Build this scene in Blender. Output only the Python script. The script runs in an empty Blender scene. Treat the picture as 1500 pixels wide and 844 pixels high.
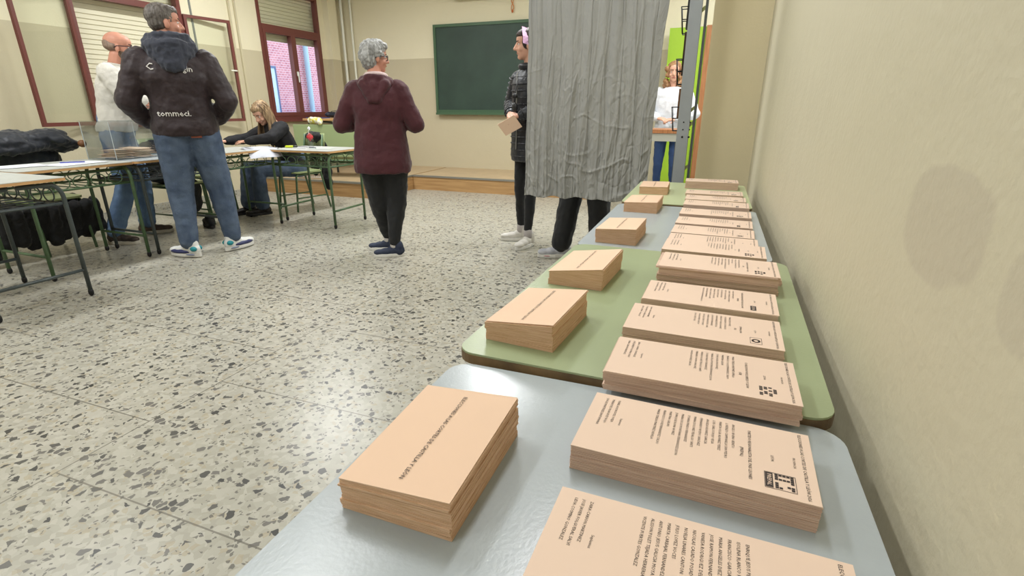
import bpy, bmesh, math, random
from mathutils import Vector, Matrix, noise, Euler
from mathutils.bvhtree import BVHTree
random.seed(7)
scn = bpy.context.scene
COL = scn.collection
R = math.radians
# ---------------------------------------------------------------- camera
cam_d = bpy.data.cameras.new('camera'); cam = bpy.data.objects.new('camera', cam_d); COL.objects.link(cam)
cam_d.sensor_width = 36; cam_d.lens = 36*752/1500; cam_d.clip_start = .02
cam.location = (0, 0, 1.12)
cam.rotation_euler = (R(90)-math.atan(265/752), 0, R(20.8))
scn.camera = cam
# ---------------------------------------------------------------- world, light, exposure
scn.view_settings.view_transform = 'Standard'; scn.view_settings.look = 'None'
scn.view_settings.gamma = 1; scn.view_settings.use_curve_mapping = False
scn.view_settings.exposure = -0.14
w = bpy.data.worlds.new('overcast_sky'); scn.world = w; w.use_nodes = True
w.node_tree.nodes['Background'].inputs[0].default_value = (.72, .84, 1, 1)
w.node_tree.nodes['Background'].inputs[1].default_value = 3.2
LAMPS = [(-1.9, -1.6, 26), (-1.9, 1.55, 30), (-1.9, 4.7, 78), (-4.3, -1.6, 34), (-4.3, 1.55, 58), (-4.3, 4.7, 82), (-.6, 2.0, 30), (-.7, -.9, 8), (.35, 5.6, 60)]  # seventh and eighth are added fill, put in to brighten pier and far desks
def area(name, loc, rot, sx, sy, power, color=(.965, .985, 1)):
    l = bpy.data.lights.new(name, 'AREA'); l.shape = 'RECTANGLE'; l.size = sx; l.size_y = sy
    l.energy = power; l.color = color
    o = bpy.data.objects.new(name, l); o.location = loc; o.rotation_euler = rot; COL.objects.link(o); return o
for i, (x, y, pw) in enumerate(LAMPS):
    area('ceiling_lamp_light', (x, y, 3.02), (0, 0, 0), .28, 1.2, pw)
# unseen area light standing in for daylight; the left wall is solid behind it
area('window_daylight', (-5.7, .3, 1.75), (0, R(-90), 0), 1.5, 1.3, 14, (.86, .93, 1))
# ---------------------------------------------------------------- materials
def lin(c):
    return tuple(((v/255)/12.92 if v/255 <= .04045 else ((v/255+.055)/1.055)**2.4) for v in c[:3]) + (1,)
MC = {}
def mat(name, rgb, rough=.6, metal=0., var=0., vscale=6., bump=0., bscale=60., spec=.4, sheen=0., rgb2=None, detail=4., stretch=None, coat=0.):
    if name in MC: return MC[name]
    m = bpy.data.materials.new(name); m.use_nodes = True; nt = m.node_tree; N = nt.nodes; L = nt.links
    b = N['Principled BSDF']; b.inputs['Roughness'].default_value = rough; b.inputs['Metallic'].default_value = metal
    b.inputs['Specular IOR Level'].default_value = spec
    if sheen: b.inputs['Sheen Weight'].default_value = sheen
    if coat: b.inputs['Coat Weight'].default_value = coat; b.inputs['Coat Roughness'].default_value = .25
    b.inputs['Base Color'].default_value = lin(rgb)
    tc = N.new('ShaderNodeTexCoord'); src = tc.outputs['Object']
    if stretch:
        mp = N.new('ShaderNodeMapping'); mp.inputs['Scale'].default_value = stretch; L.new(src, mp.inputs[0]); src = mp.outputs[0]
    if var or rgb2:
        n = N.new('ShaderNodeTexNoise'); n.inputs['Scale'].default_value = vscale; n.inputs['Detail'].default_value = detail
        L.new(src, n.inputs['Vector'])
        r = N.new('ShaderNodeValToRGB'); r.color_ramp.elements[0].position = .35; r.color_ramp.elements[1].position = .65
        c1 = lin(rgb); c2 = lin(rgb2) if rgb2 else tuple(min(1, v*(1+var)) for v in c1[:3])+(1,)
        if not rgb2: c1 = tuple(v*(1-var) for v in c1[:3])+(1,)
        r.color_ramp.elements[0].color = c1; r.color_ramp.elements[1].color = c2
        L.new(n.outputs[0], r.inputs[0]); L.new(r.outputs[0], b.inputs['Base Color'])
    if bump:
        n2 = N.new('ShaderNodeTexNoise'); n2.inputs['Scale'].default_value = bscale; n2.inputs['Detail'].default_value = 5
        L.new(src, n2.inputs['Vector'])
        bp = N.new('ShaderNodeBump'); bp.inputs['Strength'].default_value = bump; bp.inputs['Distance'].default_value = .01
        L.new(n2.outputs[0], bp.inputs['Height']); L.new(bp.outputs[0], b.inputs['Normal'])
    MC[name] = m; return m
def nodes_mat(name):
    m = bpy.data.materials.new(name); m.use_nodes = True; MC[name] = m
    return m, m.node_tree.nodes, m.node_tree.links, m.node_tree.nodes['Principled BSDF']
def math_n(N, L, op, a, b=None, c=None):
    n = N.new('ShaderNodeMath'); n.operation = op
    for i, v in enumerate((a, b, c)):
        if v is None: continue
        if isinstance(v, (int, float)): n.inputs[i].default_value = v
        else: L.new(v, n.inputs[i])
    return n.outputs[0]
def mix_n(N, L, f, a, b):
    n = N.new('ShaderNodeMix'); n.data_type = 'RGBA'
    if isinstance(f, (int, float)): n.inputs['Factor'].default_value = f
    else: L.new(f, n.inputs['Factor'])
    for s, v in (('A', a), ('B', b)):
        i = [k for k in n.inputs if k.name == s and k.type == 'RGBA'][0]
        if isinstance(v, tuple): i.default_value = v
        else: L.new(v, i)
    return [o for o in n.outputs if o.type == 'RGBA'][0]
def ramp_n(N, L, f, a, b, ca=(0, 0, 0, 1), cb=(1, 1, 1, 1)):
    r = N.new('ShaderNodeValToRGB'); r.color_ramp.elements[0].position = a; r.color_ramp.elements[1].position = b
    r.color_ramp.elements[0].color = ca; r.color_ramp.elements[1].color = cb; L.new(f, r.inputs[0]); return r.outputs[0]
def terrazzo(name, joints=True, sc=1.0):
    m, N, L, b = nodes_mat(name)
    geo = N.new('ShaderNodeNewGeometry'); pos = geo.outputs['Position']
    nz = N.new('ShaderNodeTexNoise'); nz.inputs['Scale'].default_value = 30; L.new(pos, nz.inputs['Vector'])
    vm = N.new('ShaderNodeVectorMath'); vm.operation = 'MULTIPLY_ADD'; L.new(nz.outputs['Color'], vm.inputs[0])
    vm.inputs[1].default_value = (.022, .022, .022); L.new(pos, vm.inputs[2]); p2 = vm.outputs[0]
    def chips(scale, thr, edge):
        v = N.new('ShaderNodeTexVoronoi'); v.inputs['Scale'].default_value = scale; L.new(p2, v.inputs['Vector'])
        e = N.new('ShaderNodeTexVoronoi'); e.feature = 'DISTANCE_TO_EDGE'; e.inputs['Scale'].default_value = scale; L.new(p2, e.inputs['Vector'])
        s = N.new('ShaderNodeSeparateColor'); L.new(v.outputs['Color'], s.inputs[0])
        a = math_n(N, L, 'GREATER_THAN', s.outputs[0], thr)
        q = math_n(N, L, 'GREATER_THAN', e.outputs['Distance'], edge)
        return math_n(N, L, 'MULTIPLY', a, q), s
    base = N.new('ShaderNodeTexVoronoi'); base.inputs['Scale'].default_value = 48; L.new(p2, base.inputs['Vector'])
    s0 = N.new('ShaderNodeSeparateColor'); L.new(base.outputs['Color'], s0.inputs[0])
    c0 = ramp_n(N, L, s0.outputs[0], 0, 1, lin((156, 153, 140)), lin((178, 175, 163)))
    big = N.new('ShaderNodeTexNoise'); big.inputs['Scale'].default_value = 1.3; L.new(pos, big.inputs['Vector'])
    c0 = mix_n(N, L, math_n(N, L, 'MULTIPLY', big.outputs[0], .25), c0, lin((156, 151, 134)))
    f3, s3 = chips(46*sc, .84, .10)
    c1 = mix_n(N, L, math_n(N, L, 'MULTIPLY', f3, .55), c0, lin((160, 148, 122)))
    f2, s2 = chips(85*sc, .86, .10)
    c2 = mix_n(N, L, math_n(N, L, 'MULTIPLY', f2, .8), c1, lin((92, 90, 84)))
    f1, s1 = chips(40*sc, .85, .10)
    dk = ramp_n(N, L, s1.outputs[1], 0, 1, lin((62, 62, 60)), lin((112, 109, 103)))
    c3 = mix_n(N, L, f1, c2, dk)
    if joints:
        sp = N.new('ShaderNodeSeparateXYZ'); L.new(pos, sp.inputs[0])
        X = sp.outputs[0]; Y = sp.outputs[1]
        u = math_n(N, L, 'DIVIDE', math_n(N, L, 'ADD', X, 1.875+12.5), 1.25)
        fx = math_n(N, L, 'FRACT', u); par = math_n(N, L, 'MODULO', math_n(N, L, 'FLOOR', u), 2.0)
        jx = math_n(N, L, 'LESS_THAN', math_n(N, L, 'MULTIPLY', fx, 1.25), .0055)
        yy = math_n(N, L, 'ADD', Y, math_n(N, L, 'MULTIPLY', par, .32))
        fy = math_n(N, L, 'FRACT', math_n(N, L, 'DIVIDE', math_n(N, L, 'ADD', yy, 6.3-.755-.315*0), .63))
        jy = math_n(N, L, 'LESS_THAN', math_n(N, L, 'MULTIPLY', fy, .63), .0055)
        j = math_n(N, L, 'MAXIMUM', jx, jy)
        c3 = mix_n(N, L, math_n(N, L, 'MULTIPLY', j, .7), c3, lin((92, 88, 78)))
    L.new(c3, b.inputs['Base Color']); b.inputs['Roughness'].default_value = .3; b.inputs['Specular IOR Level'].default_value = .4
    return m
TERR = terrazzo('terrazzo_floor'); TERRB = terrazzo('terrazzo_skirting', False, 1.2)
def paint(name, low, high=None, z=1.83, patches=()):
    m, N, L, b = nodes_mat(name)
    geo = N.new('ShaderNodeNewGeometry'); pos = geo.outputs['Position']
    sp = N.new('ShaderNodeSeparateXYZ'); L.new(pos, sp.inputs[0])
    n = N.new('ShaderNodeTexNoise'); n.inputs['Scale'].default_value = 1.6; n.inputs['Detail'].default_value = 6; L.new(pos, n.inputs['Vector'])
    lo = mix_n(N, L, math_n(N, L, 'MULTIPLY', n.outputs[0], .35), lin(low), lin(tuple(v*.93 for v in low)))
    c = lo
    if high:
        c = mix_n(N, L, math_n(N, L, 'GREATER_THAN', sp.outputs[2], z), lo, lin(high))
    for (py, pz, ry, rz, col, k) in patches:      # old stains and filler patches on the paint, with wavy outlines
        n3 = N.new('ShaderNodeTexNoise'); n3.inputs['Scale'].default_value = 9; L.new(pos, n3.inputs['Vector'])
        dy = math_n(N, L, 'DIVIDE', math_n(N, L, 'SUBTRACT', sp.outputs[1], py), ry)
        dz = math_n(N, L, 'DIVIDE', math_n(N, L, 'SUBTRACT', sp.outputs[2], pz), rz)
        d = math_n(N, L, 'ADD', math_n(N, L, 'POWER', math_n(N, L, 'ABSOLUTE', dy), 3.), math_n(N, L, 'POWER', math_n(N, L, 'ABSOLUTE', dz), 3.))
        d = math_n(N, L, 'ADD', d, math_n(N, L, 'MULTIPLY', n3.outputs[0], .9))
        f = ramp_n(N, L, d, .85, 1.35, (k, k, k, 1), (0, 0, 0, 1))
        c = mix_n(N, L, f, c, lin(col))
    L.new(c, b.inputs['Base Color']); b.inputs['Roughness'].default_value = .55; b.inputs['Specular IOR Level'].default_value = .3
    n2 = N.new('ShaderNodeTexNoise'); n2.inputs['Scale'].default_value = 75; n2.inputs['Detail'].default_value = 3; L.new(pos, n2.inputs['Vector'])
    n4 = N.new('ShaderNodeTexNoise'); n4.inputs['Scale'].default_value = 7; L.new(pos, n4.inputs['Vector'])
    h = math_n(N, L, 'ADD', n2.outputs[0], math_n(N, L, 'MULTIPLY', n4.outputs[0], 3.))
    bp = N.new('ShaderNodeBump'); bp.inputs['Strength'].default_value = .22; bp.inputs['Distance'].default_value = .006
    L.new(h, bp.inputs['Height']); L.new(bp.outputs[0], b.inputs['Normal'])
    return m
LOW = (198, 188, 160); HIGH = (226, 218, 190)
WALL = paint('two_tone_wall_paint', LOW, HIGH)
WALLR = paint('right_wall_paint', (200, 193, 168), None, patches=[(.635, 1.005, .125, .072, (176, 166, 148), .42), (.455, .985, .05, .05, (180, 171, 152), .4)])
PIERM = paint('pier_paint', (222, 210, 176), None)
CEIL = mat('ceiling_paint', (235, 232, 222), .8)
def brick(name):
    m, N, L, b = nodes_mat(name)
    tc = N.new('ShaderNodeNewGeometry'); sp = N.new('ShaderNodeSeparateXYZ'); L.new(tc.outputs['Position'], sp.inputs[0])
    cb = N.new('ShaderNodeCombineXYZ'); L.new(sp.outputs[1], cb.inputs[0]); L.new(sp.outputs[2], cb.inputs[1])
    br = N.new('ShaderNodeTexBrick'); L.new(cb.outputs[0], br.inputs['Vector'])
    br.inputs['Color1'].default_value = lin((206, 140, 148)); br.inputs['Color2'].default_value = lin((184, 116, 130)); br.inputs['Mortar'].default_value = lin((222, 204, 214))
    br.inputs['Scale'].default_value = 5.6; br.inputs['Mortar Size'].default_value = .02
    L.new(br.outputs[0], b.inputs['Base Color']); b.inputs['Roughness'].default_value = .8
    return m
def glass(name, tint=(1, 1, 1), rough=.02, k=.12):
    m, N, L, b = nodes_mat(name); N.remove(b)
    t = N.new('ShaderNodeBsdfTransparent'); t.inputs[0].default_value = tint+(1,)
    g = N.new('ShaderNodeBsdfGlossy'); g.inputs['Roughness'].default_value = rough
    lw = N.new('ShaderNodeLayerWeight'); lw.inputs[0].default_value = .5; fo_ = math_n(N, L, 'MULTIPLY', math_n(N, L, 'POWER', lw.outputs['Facing'], 3.), .22)
    mx = N.new('ShaderNodeMixShader'); L.new(math_n(N, L, 'ADD', fo_, k*.2), mx.inputs[0]); L.new(t.outputs[0], mx.inputs[1]); L.new(g.outputs[0], mx.inputs[2])
    L.new(mx.outputs[0], N['Material Output'].inputs[0]); return m
GLASS = glass('window_glass', (.965, .975, .96)); ACRY = glass('clear_acrylic', (.9, .92, .93), .05, .5)
MAROONW = mat('maroon_window_frame', (106, 56, 50), .4, spec=.5)
SHUT = mat('cream_shutter_slat', (222, 216, 190), .5)
GREYLAM = mat('grey_blue_laminate', (172, 180, 184), .24, var=.03, vscale=3, spec=.5, bump=.03, bscale=200)
GREENLAM = mat('green_laminate', (158, 170, 132), .36, var=.03, vscale=3, spec=.5, bump=.03, bscale=200)
PALELAM = mat('pale_green_laminate', (190, 200, 158), .36, var=.03, vscale=3, spec=.5)
DESKTOP = mat('speckled_grey_desktop', (176, 178, 172), .4, var=.06, vscale=40, spec=.5)
EDGEW = mat('beech_edge', (186, 142, 94), .5, rgb2=(206, 164, 112), vscale=8, stretch=(1, 1, 8))
EDGED = mat('worn_brown_edge', (140, 116, 82), .55, rgb2=(100, 82, 60), vscale=14)
GTUBE = mat('green_painted_tube', (78, 104, 72), .4, var=.1, vscale=20, spec=.5)
DTUBE = mat('dark_grey_tube', (66, 74, 74), .38, var=.1, vscale=20, spec=.5)
GSEAT = mat('green_seat_laminate', (140, 152, 104), .4, spec=.5)
PAPER_E = mat('salmon_envelope_paper', (231, 199, 172), .75, var=.02, vscale=3, spec=.2)
PAPER_ES = mat('salmon_envelope_edges', (230, 196, 166), .8, rgb2=(208, 170, 136), vscale=5, stretch=(6, 6, 260), spec=.15)  # darker stripes paint the shadow lines between stacked envelopes
PAPER_B = mat('peach_ballot_paper', (232, 206, 186), .75, var=.015, vscale=3, spec=.2)
PAPER_BS = mat('peach_ballot_edges', (224, 198, 178), .8, rgb2=(200, 170, 152), vscale=5, stretch=(4, 4, 260), spec=.15)  # thin dark bands in the colour stand for shade between ballot sheets
INK = mat('black_ink', (64, 56, 54), .8); INKL = mat('grey_ink', (104, 90, 82), .8)
WHITEP = mat('white_paper', (232, 234, 240), .7)
STEEL = mat('grey_painted_steel', (142, 147, 151), .42, var=.04, vscale=8, spec=.5)
STEELD = mat('dark_grey_steel', (72, 76, 76), .5)
CLOTHG = mat('grey_curtain_cloth', (146, 146, 142), .62, var=.05, vscale=5, bump=.1, bscale=60, spec=.35, sheen=.2)
BOARD = mat('green_black_chalkboard', (44, 62, 54), .5, rgb2=(52, 72, 62), vscale=3, bump=.02)
BOARDF = mat('green_board_frame', (70, 98, 72), .45)
GREEND = mat('lime_green_laminate_panel', (152, 186, 50), .4, var=.04, vscale=3)
WOODD = mat('reddish_oak_edge', (174, 118, 76), .5, rgb2=(150, 98, 60), vscale=4, stretch=(20, 20, 1))
WOODP = mat('platform_wood', (176, 140, 94), .5, rgb2=(156, 120, 78), vscale=3, stretch=(1, 1, 18))
TILEP = mat('platform_tile', (184, 160, 126), .35, var=.08, vscale=5, spec=.5)
ALU = mat('aluminium_nosing', (150, 148, 140), .4, metal=.6)
WHITEM = mat('white_enamel', (226, 226, 214), .45)
BLACKP = mat('black_plastic', (24, 24, 26), .45)
# ---------------------------------------------------------------- mesh helpers
def link(name, me, m=None, parent=None):
    o = bpy.data.objects.new(name, me); COL.objects.link(o)
    if m is not None:
        for q in (m if isinstance(m, (list, tuple)) else [m]): me.materials.append(q)
    if parent is not None: o.parent = parent
    return o
def obj(name, bm, m, parent=None, smooth=False):
    me = bpy.data.meshes.new(name); bmesh.ops.recalc_face_normals(bm, faces=bm.faces); bm.to_mesh(me); bm.free()
    if smooth:
        for p in me.polygons: p.use_smooth = True
    return link(name, me, m, parent)
def empty(name, loc=(0, 0, 0), rz=0.):
    o = bpy.data.objects.new(name, None); o.empty_display_size = .1; COL.objects.link(o); o.location = loc; o.rotation_euler = (0, 0, rz); return o
def tag(o, label, cat, group=None, kind=None):
    o['label'] = label; o['category'] = cat
    if group: o['group'] = group
    if kind: o['kind'] = kind
    return o
def struct(o, label=None, cat=None):
    o['kind'] = 'structure'
    if label: o['label'] = label; o['category'] = cat or 'wall'
    return o
def box(bm, x0, x1, y0, y1, z0, z1, M=None, bev=0, mi=0):
    vs = [bm.verts.new((x, y, z)) for x in (x0, x1) for y in (y0, y1) for z in (z0, z1)]
    if M is not None:
        for v in vs: v.co = M @ v.co
    fs = []
    for a in ((0, 1, 3, 2), (4, 6, 7, 5), (0, 4, 5, 1), (2, 3, 7, 6), (0, 2, 6, 4), (1, 5, 7, 3)):
        f = bm.faces.new([vs[i] for i in a]); f.material_index = mi; fs.append(f)
    if bev:
        es = list({e for f in fs for e in f.edges})
        bmesh.ops.bevel(bm, geom=es, offset=bev, segments=2, profile=.6, affect='EDGES')
    return fs
def B(name, dims, m, parent=None, M=None, bev=0):
    bm = bmesh.new(); box(bm, *dims, M=M, bev=bev); return obj(name, bm, m, parent)
def frame_of(d):
    d = Vector(d).normalized(); u = d.orthogonal().normalized(); return u, d.cross(u)
def cap(bm, a, b, ra, rb=None, n=12, rings=3, flat=None, ends=True):
    """tapered capsule; flat=(axis vector, factor) squashes the section along that axis"""
    a = Vector(a); b = Vector(b); rb = ra if rb is None else rb
    d = b-a
    if d.length < 1e-6: d = Vector((0, 0, 1e-4)); b = a+d
    dn = d.normalized(); u, v = frame_of(dn)
    if flat:
        v = Vector(flat[0]); v = (v-dn*v.dot(dn)).normalized(); u = v.cross(dn).normalized(); k = flat[1]
    else: k = 1
    L = []
    for i in range(rings):
        t = math.pi/2*(1-i/rings); L.append((a-dn*ra*math.sin(t), ra*math.cos(t)))
    L.append((a, ra)); L.append((b, rb))
    for i in range(1, rings+1):
        t = math.pi/2*i/rings; L.append((b+dn*rb*math.sin(t), rb*math.cos(t)))
    prev = None; first = None
    for j, (c, r) in enumerate(L):
        if j in (0, len(L)-1): ring = [bm.verts.new(c)]
        else: ring = [bm.verts.new(c+(u*math.cos(2*math.pi*q/n)+v*k*math.sin(2*math.pi*q/n))*r) for q in range(n)]
        if prev is not None:
            if len(prev) == 1:
                for q in range(n): bm.faces.new((prev[0], ring[q], ring[(q+1) % n]))
            elif len(ring) == 1:
                for q in range(n): bm.faces.new((prev[q], ring[0], prev[(q+1) % n]))
            else:
                for q in range(n): bm.faces.new((prev[q], ring[q], ring[(q+1) % n], prev[(q+1) % n]))
        prev = ring
def tube(bm, pts, r, n=8, closed=False, radii=None):
    pts = [Vector(p) for p in pts]; m = len(pts); rings = []; up = None
    for i, p in enumerate(pts):
        if closed: d = pts[(i+1) % m]-pts[i-1]
        else: d = pts[min(i+1, m-1)]-pts[max(i-1, 0)]
        d.normalize()
        if up is None: up = d.orthogonal().normalized()
        up = (up-d*up.dot(d))
        up = up.normalized() if up.length > 1e-6 else d.orthogonal().normalized()
        v = d.cross(up); rr = radii[i] if radii else r
        rings.append([bm.verts.new(p+(up*math.cos(2*math.pi*q/n)+v*math.sin(2*math.pi*q/n))*rr) for q in range(n)])
    for i in range(m if closed else m-1):
        A = rings[i]; Bq = rings[(i+1) % m]
        for q in range(n): bm.faces.new((A[q], A[(q+1) % n], Bq[(q+1) % n], Bq[q]))
    if not closed:
        bm.faces.new(rings[0][::-1]); bm.faces.new(rings[-1])
def ell(bm, c, r, rot=(0, 0, 0), seg=20, M=None):
    mt = Matrix.Translation(Vector(c)) @ Euler(rot).to_matrix().to_4x4() @ Matrix.Diagonal((r[0], r[1], r[2], 1))
    if M is not None: mt = M @ mt
    bmesh.ops.create_uvsphere(bm, u_segments=seg, v_segments=seg//2+2, radius=1, matrix=mt)
def loft(bm, secs, n=28, p=2.4):
    """closed superellipse loft: sections (cx, cy, cz, rx, ry, tilt about x)"""
    prev = None
    for s in secs:
        cx, cy, cz, rx, ry = s[:5]; tl = s[5] if len(s) > 5 else 0
        ring = []
        for q in range(n):
            t = 2*math.pi*q/n; c = math.cos(t); si = math.sin(t)
            x = rx*math.copysign(abs(c)**(2/p), c); y = ry*math.copysign(abs(si)**(2/p), si)
            ring.append(bm.verts.new((cx+x, cy+y, cz+y*math.tan(tl))))
        if prev:
            for q in range(n): bm.faces.new((prev[q], prev[(q+1) % n], ring[(q+1) % n], ring[q]))
        else: bm.faces.new(ring[::-1])
        prev = ring
    bm.faces.new(prev)
TEX = {}
def clouds(scale, depth=2):
    k = (scale, depth)
    if k not in TEX:
        t = bpy.data.textures.new('cloud_%g' % scale, 'CLOUDS'); t.noise_scale = scale; t.noise_depth = depth; TEX[k] = t
    return TEX[k]
def blob(name, bm, m, parent=None, voxel=.01, smooth=4, disp=0., dscale=.08, off=(0, 0, 0)):
    """fuse overlapping closed shapes into one continuous skin"""
    me = bpy.data.meshes.new(name); bmesh.ops.recalc_face_normals(bm, faces=bm.faces); bm.to_mesh(me); bm.free()
    o = bpy.data.objects.new('tmp', me); COL.objects.link(o)
    md = o.modifiers.new('r', 'REMESH'); md.mode = 'VOXEL'; md.voxel_size = voxel; md.use_smooth_shade = True
    if smooth: s = o.modifiers.new('s', 'SMOOTH'); s.factor = .5; s.iterations = smooth
    if disp:
        d = o.modifiers.new('d', 'DISPLACE'); d.texture = clouds(dscale); d.strength = disp; d.mid_level = .5; d.texture_coords = 'LOCAL'
    dg = bpy.context.evaluated_depsgraph_get(); dg.update()
    me2 = bpy.data.meshes.new_from_object(o.evaluated_get(dg))
    me2.name = name; bpy.data.objects.remove(o); me2.materials.clear()
    for p in me2.polygons: p.use_smooth = True
    return link(name, me2, m, parent)
def text_mesh(name, items, m, parent=None, M=None):
    """items: (string, x, y, size, align, bold)"""
    bm = bmesh.new()
    for (s, x, y, size, al, bold) in items:
        cu = bpy.data.curves.new('t', 'FONT'); cu.body = s; cu.size = size; cu.align_x = al; cu.align_y = 'CENTER'; cu.resolution_u = 1
        if bold: cu.offset = size*.008
        o = bpy.data.objects.new('t', cu); COL.objects.link(o)
        dg = bpy.context.evaluated_depsgraph_get(); dg.update()
        me = bpy.data.meshes.new_from_object(o.evaluated_get(dg)); me.transform(Matrix.Translation((x, y, 0)))
        bm.from_mesh(me); bpy.data.objects.remove(o); bpy.data.meshes.remove(me); bpy.data.curves.remove(cu)
    if M is not None: bm.transform(M)
    me = bpy.data.meshes.new(name); bm.to_mesh(me); bm.free()
    return link(name, me, m, parent)
def copy_tree(o, parent=None):
    c = o.copy(); COL.objects.link(c); c.parent = parent
    for ch in list(o.children): copy_tree(ch, c)
    return c
# ================================================================= ROOM
XL, XR, YB, YF, ZC = -5.85, .225, 7.6, -3.0, 3.1
struct(B('floor', (-6.1, .5, YF-.2, YB+.2, -.1, 0), TERR), 'grey terrazzo floor with dark stone chips', 'floor')
struct(B('ceiling', (-6.1, .5, YF-.2, YB+.2, ZC, ZC+.1), CEIL))
struct(B('wall_right', (XR, XR+.2, YF, 3.56, 0, ZC), WALLR), 'beige painted wall beside the ballot tables', 'wall')
struct(B('wall_right_far', (1.3, 1.5, 3.56, YB, 0, ZC), WALL))
bm = bmesh.new(); box(bm, -.092, 1.5, 3.56, 3.76, 0, ZC); struct(obj('wall_pier', bm, PIERM), 'beige wall end between the ballot tables and the far alcove', 'wall')
struct(B('wall_back', (-6.1, 1.5, YB, YB+.2, 0, ZC), WALL), 'two tone cream back wall carrying the chalkboard', 'wall')
struct(B('wall_front', (-6.1, .5, YF-.2, YF, 0, ZC), WALL))
# left wall with two real openings
WZ0, WZ1 = .95, 2.66
op = [(3.60, 4.78), (5.90, 7.09)]
bm = bmesh.new(); ys = [YF, op[0][0], op[0][1], op[1][0], op[1][1], YB]
for i in range(0, 6, 2): box(bm, XL-.07, XL, ys[i], ys[i+1], 0, ZC)
for a, b_ in op:
    box(bm, XL-.07, XL, a, b_, 0, WZ0); box(bm, XL-.07, XL, a, b_, WZ1, ZC)
struct(obj('wall_left', bm, WALL), 'two tone cream window wall', 'wall')
struct(B('baseboard_left', (XL, XL+.015, YF, 5.55, 0, .085), TERRB)); struct(B('baseboard_front', (XL+.02, XR, YF, YF+.015, 0, .085), TERRB))
struct(B('baseboard_right', (XR-.012, XR, YF+.02, 3.56, 0, .085), TERRB))
# projecting pilaster with conduits in the far left corner
struct(B('trim_1', (XL, XL+.10, 7.22, 7.42, .2, ZC), WALL)); 
bm = bmesh.new()
cap(bm, (XL+.13, 7.50, .22), (XL+.13, 7.50, 3.08), .022, n=10); tag(obj('wall_pipe', bm, WHITEM, smooth=True), 'white vertical pipe in the corner, left one of the pair', 'pipe', 'corner pipes')
bm = bmesh.new()
cap(bm, (XL+.26, 7.56, .22), (XL+.26, 7.56, 3.08), .018, n=10); tag(obj('wall_pipe', bm, WHITEM, smooth=True), 'white vertical pipe in the corner, right one on the back wall', 'pipe', 'corner pipes')
bm = bmesh.new()
for yy in (5.44, 5.53): box(bm, XL, XL+.022, yy, yy+.025, .09, ZC-.05)
tag(obj('cable_trunking', bm, mat('trunking_cream', (198, 188, 158), .5)), 'cream double cable trunking running up between the two windows', 'trunking')
# ---- windows
def window(n, ya, yb, shutter_bottom, closed):
    t = empty('window_%d' % n, (XL, ya, WZ0)); t['kind'] = 'structure'
    W = yb-ya; H = WZ1-WZ0; zt = 2.15-WZ0
    bm = bmesh.new()
    box(bm, -.06, .015, 0, .045, 0, H); box(bm, -.06, .015, W-.045, W, 0, H); box(bm, -.06, .015, 0.045, W-.045, 0, .05); box(bm, -.06, .015, .045, W-.045, H-.05, H); box(bm, -.055, .018, .045, W-.045, zt-.03, zt+.03)
    obj('window_frame', bm, MAROONW, t)
    bm = bmesh.new(); box(bm, -.03, -.024, .045, W-.045, zt+.03, H-.05); obj('upper_pane', bm, GLASS, t)
    if closed:
        for k in (0, 1):
            a = .045+k*(W-.09)/2; b2 = a+(W-.09)/2
            bm = bmesh.new()
            for (y0, y1, z0, z1) in ((a, a+.045, .05, zt-.03), (b2-.045, b2, .05, zt-.03), (a+.045, b2-.045, .05, .1), (a+.045, b2-.045, zt-.075, zt-.03)):
                box(bm, -.05, .022, y0, y1, z0, z1)
            s = obj('casement_frame', bm, MAROONW, t)
            bm = bmesh.new(); box(bm, -.02, -.014, a+.045, b2-.045, .1, zt-.075); obj('pane', bm, GLASS, s)
        bm = bmesh.new(); cap(bm, (.04, W/2, .52), (.04, W/2, .64), .009); box(bm, .022, .04, W/2-.012, W/2+.012, .60, .66); obj('window_handle', bm, WHITEM, t)
    # roller shutter with real overlapping slats
    bm = bmesh.new(); z = H-.02; i = 0
    while z > shutter_bottom:
        box(bm, -.135, -.118, -.12, W+.22, z-.046, z-.007); box(bm, -.134, -.130, -.12, W+.22, z-.007, z); z -= .046; i += 1
    obj('roller_shutter', bm, SHUT, t)
    if n == 1:
        bm = bmesh.new()
        for r_ in (3, 4, 5, 6):
            z = H-.02-r_*.046-.0+.0; 
            for k in range(14): box(bm, -.1175, -.1165, .42+k*.032, .438+k*.032, z-.005, z+.003)
        obj('light_slots', bm, mat('slot_blue', (130, 150, 205), .5), t)
    return t
window(1, *op[0], .02, False)
window(2, *op[1], 1.06, True)
struct(B('window_sill', (XL, XL+.05, op[0][0]-.03, op[0][1]+.03, WZ0-.03, WZ0), MAROONW)); 
struct(B('trim_2', (XL, XL+.05, op[1][0]-.03, op[1][1]+.03, WZ0-.03, WZ0), MAROONW))
struct(B('trim_3', (XL, XL+.16, 5.82, 7.42, 2.69, ZC), WALL), 'cream roller shutter box over the far window', 'shutter box')
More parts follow.
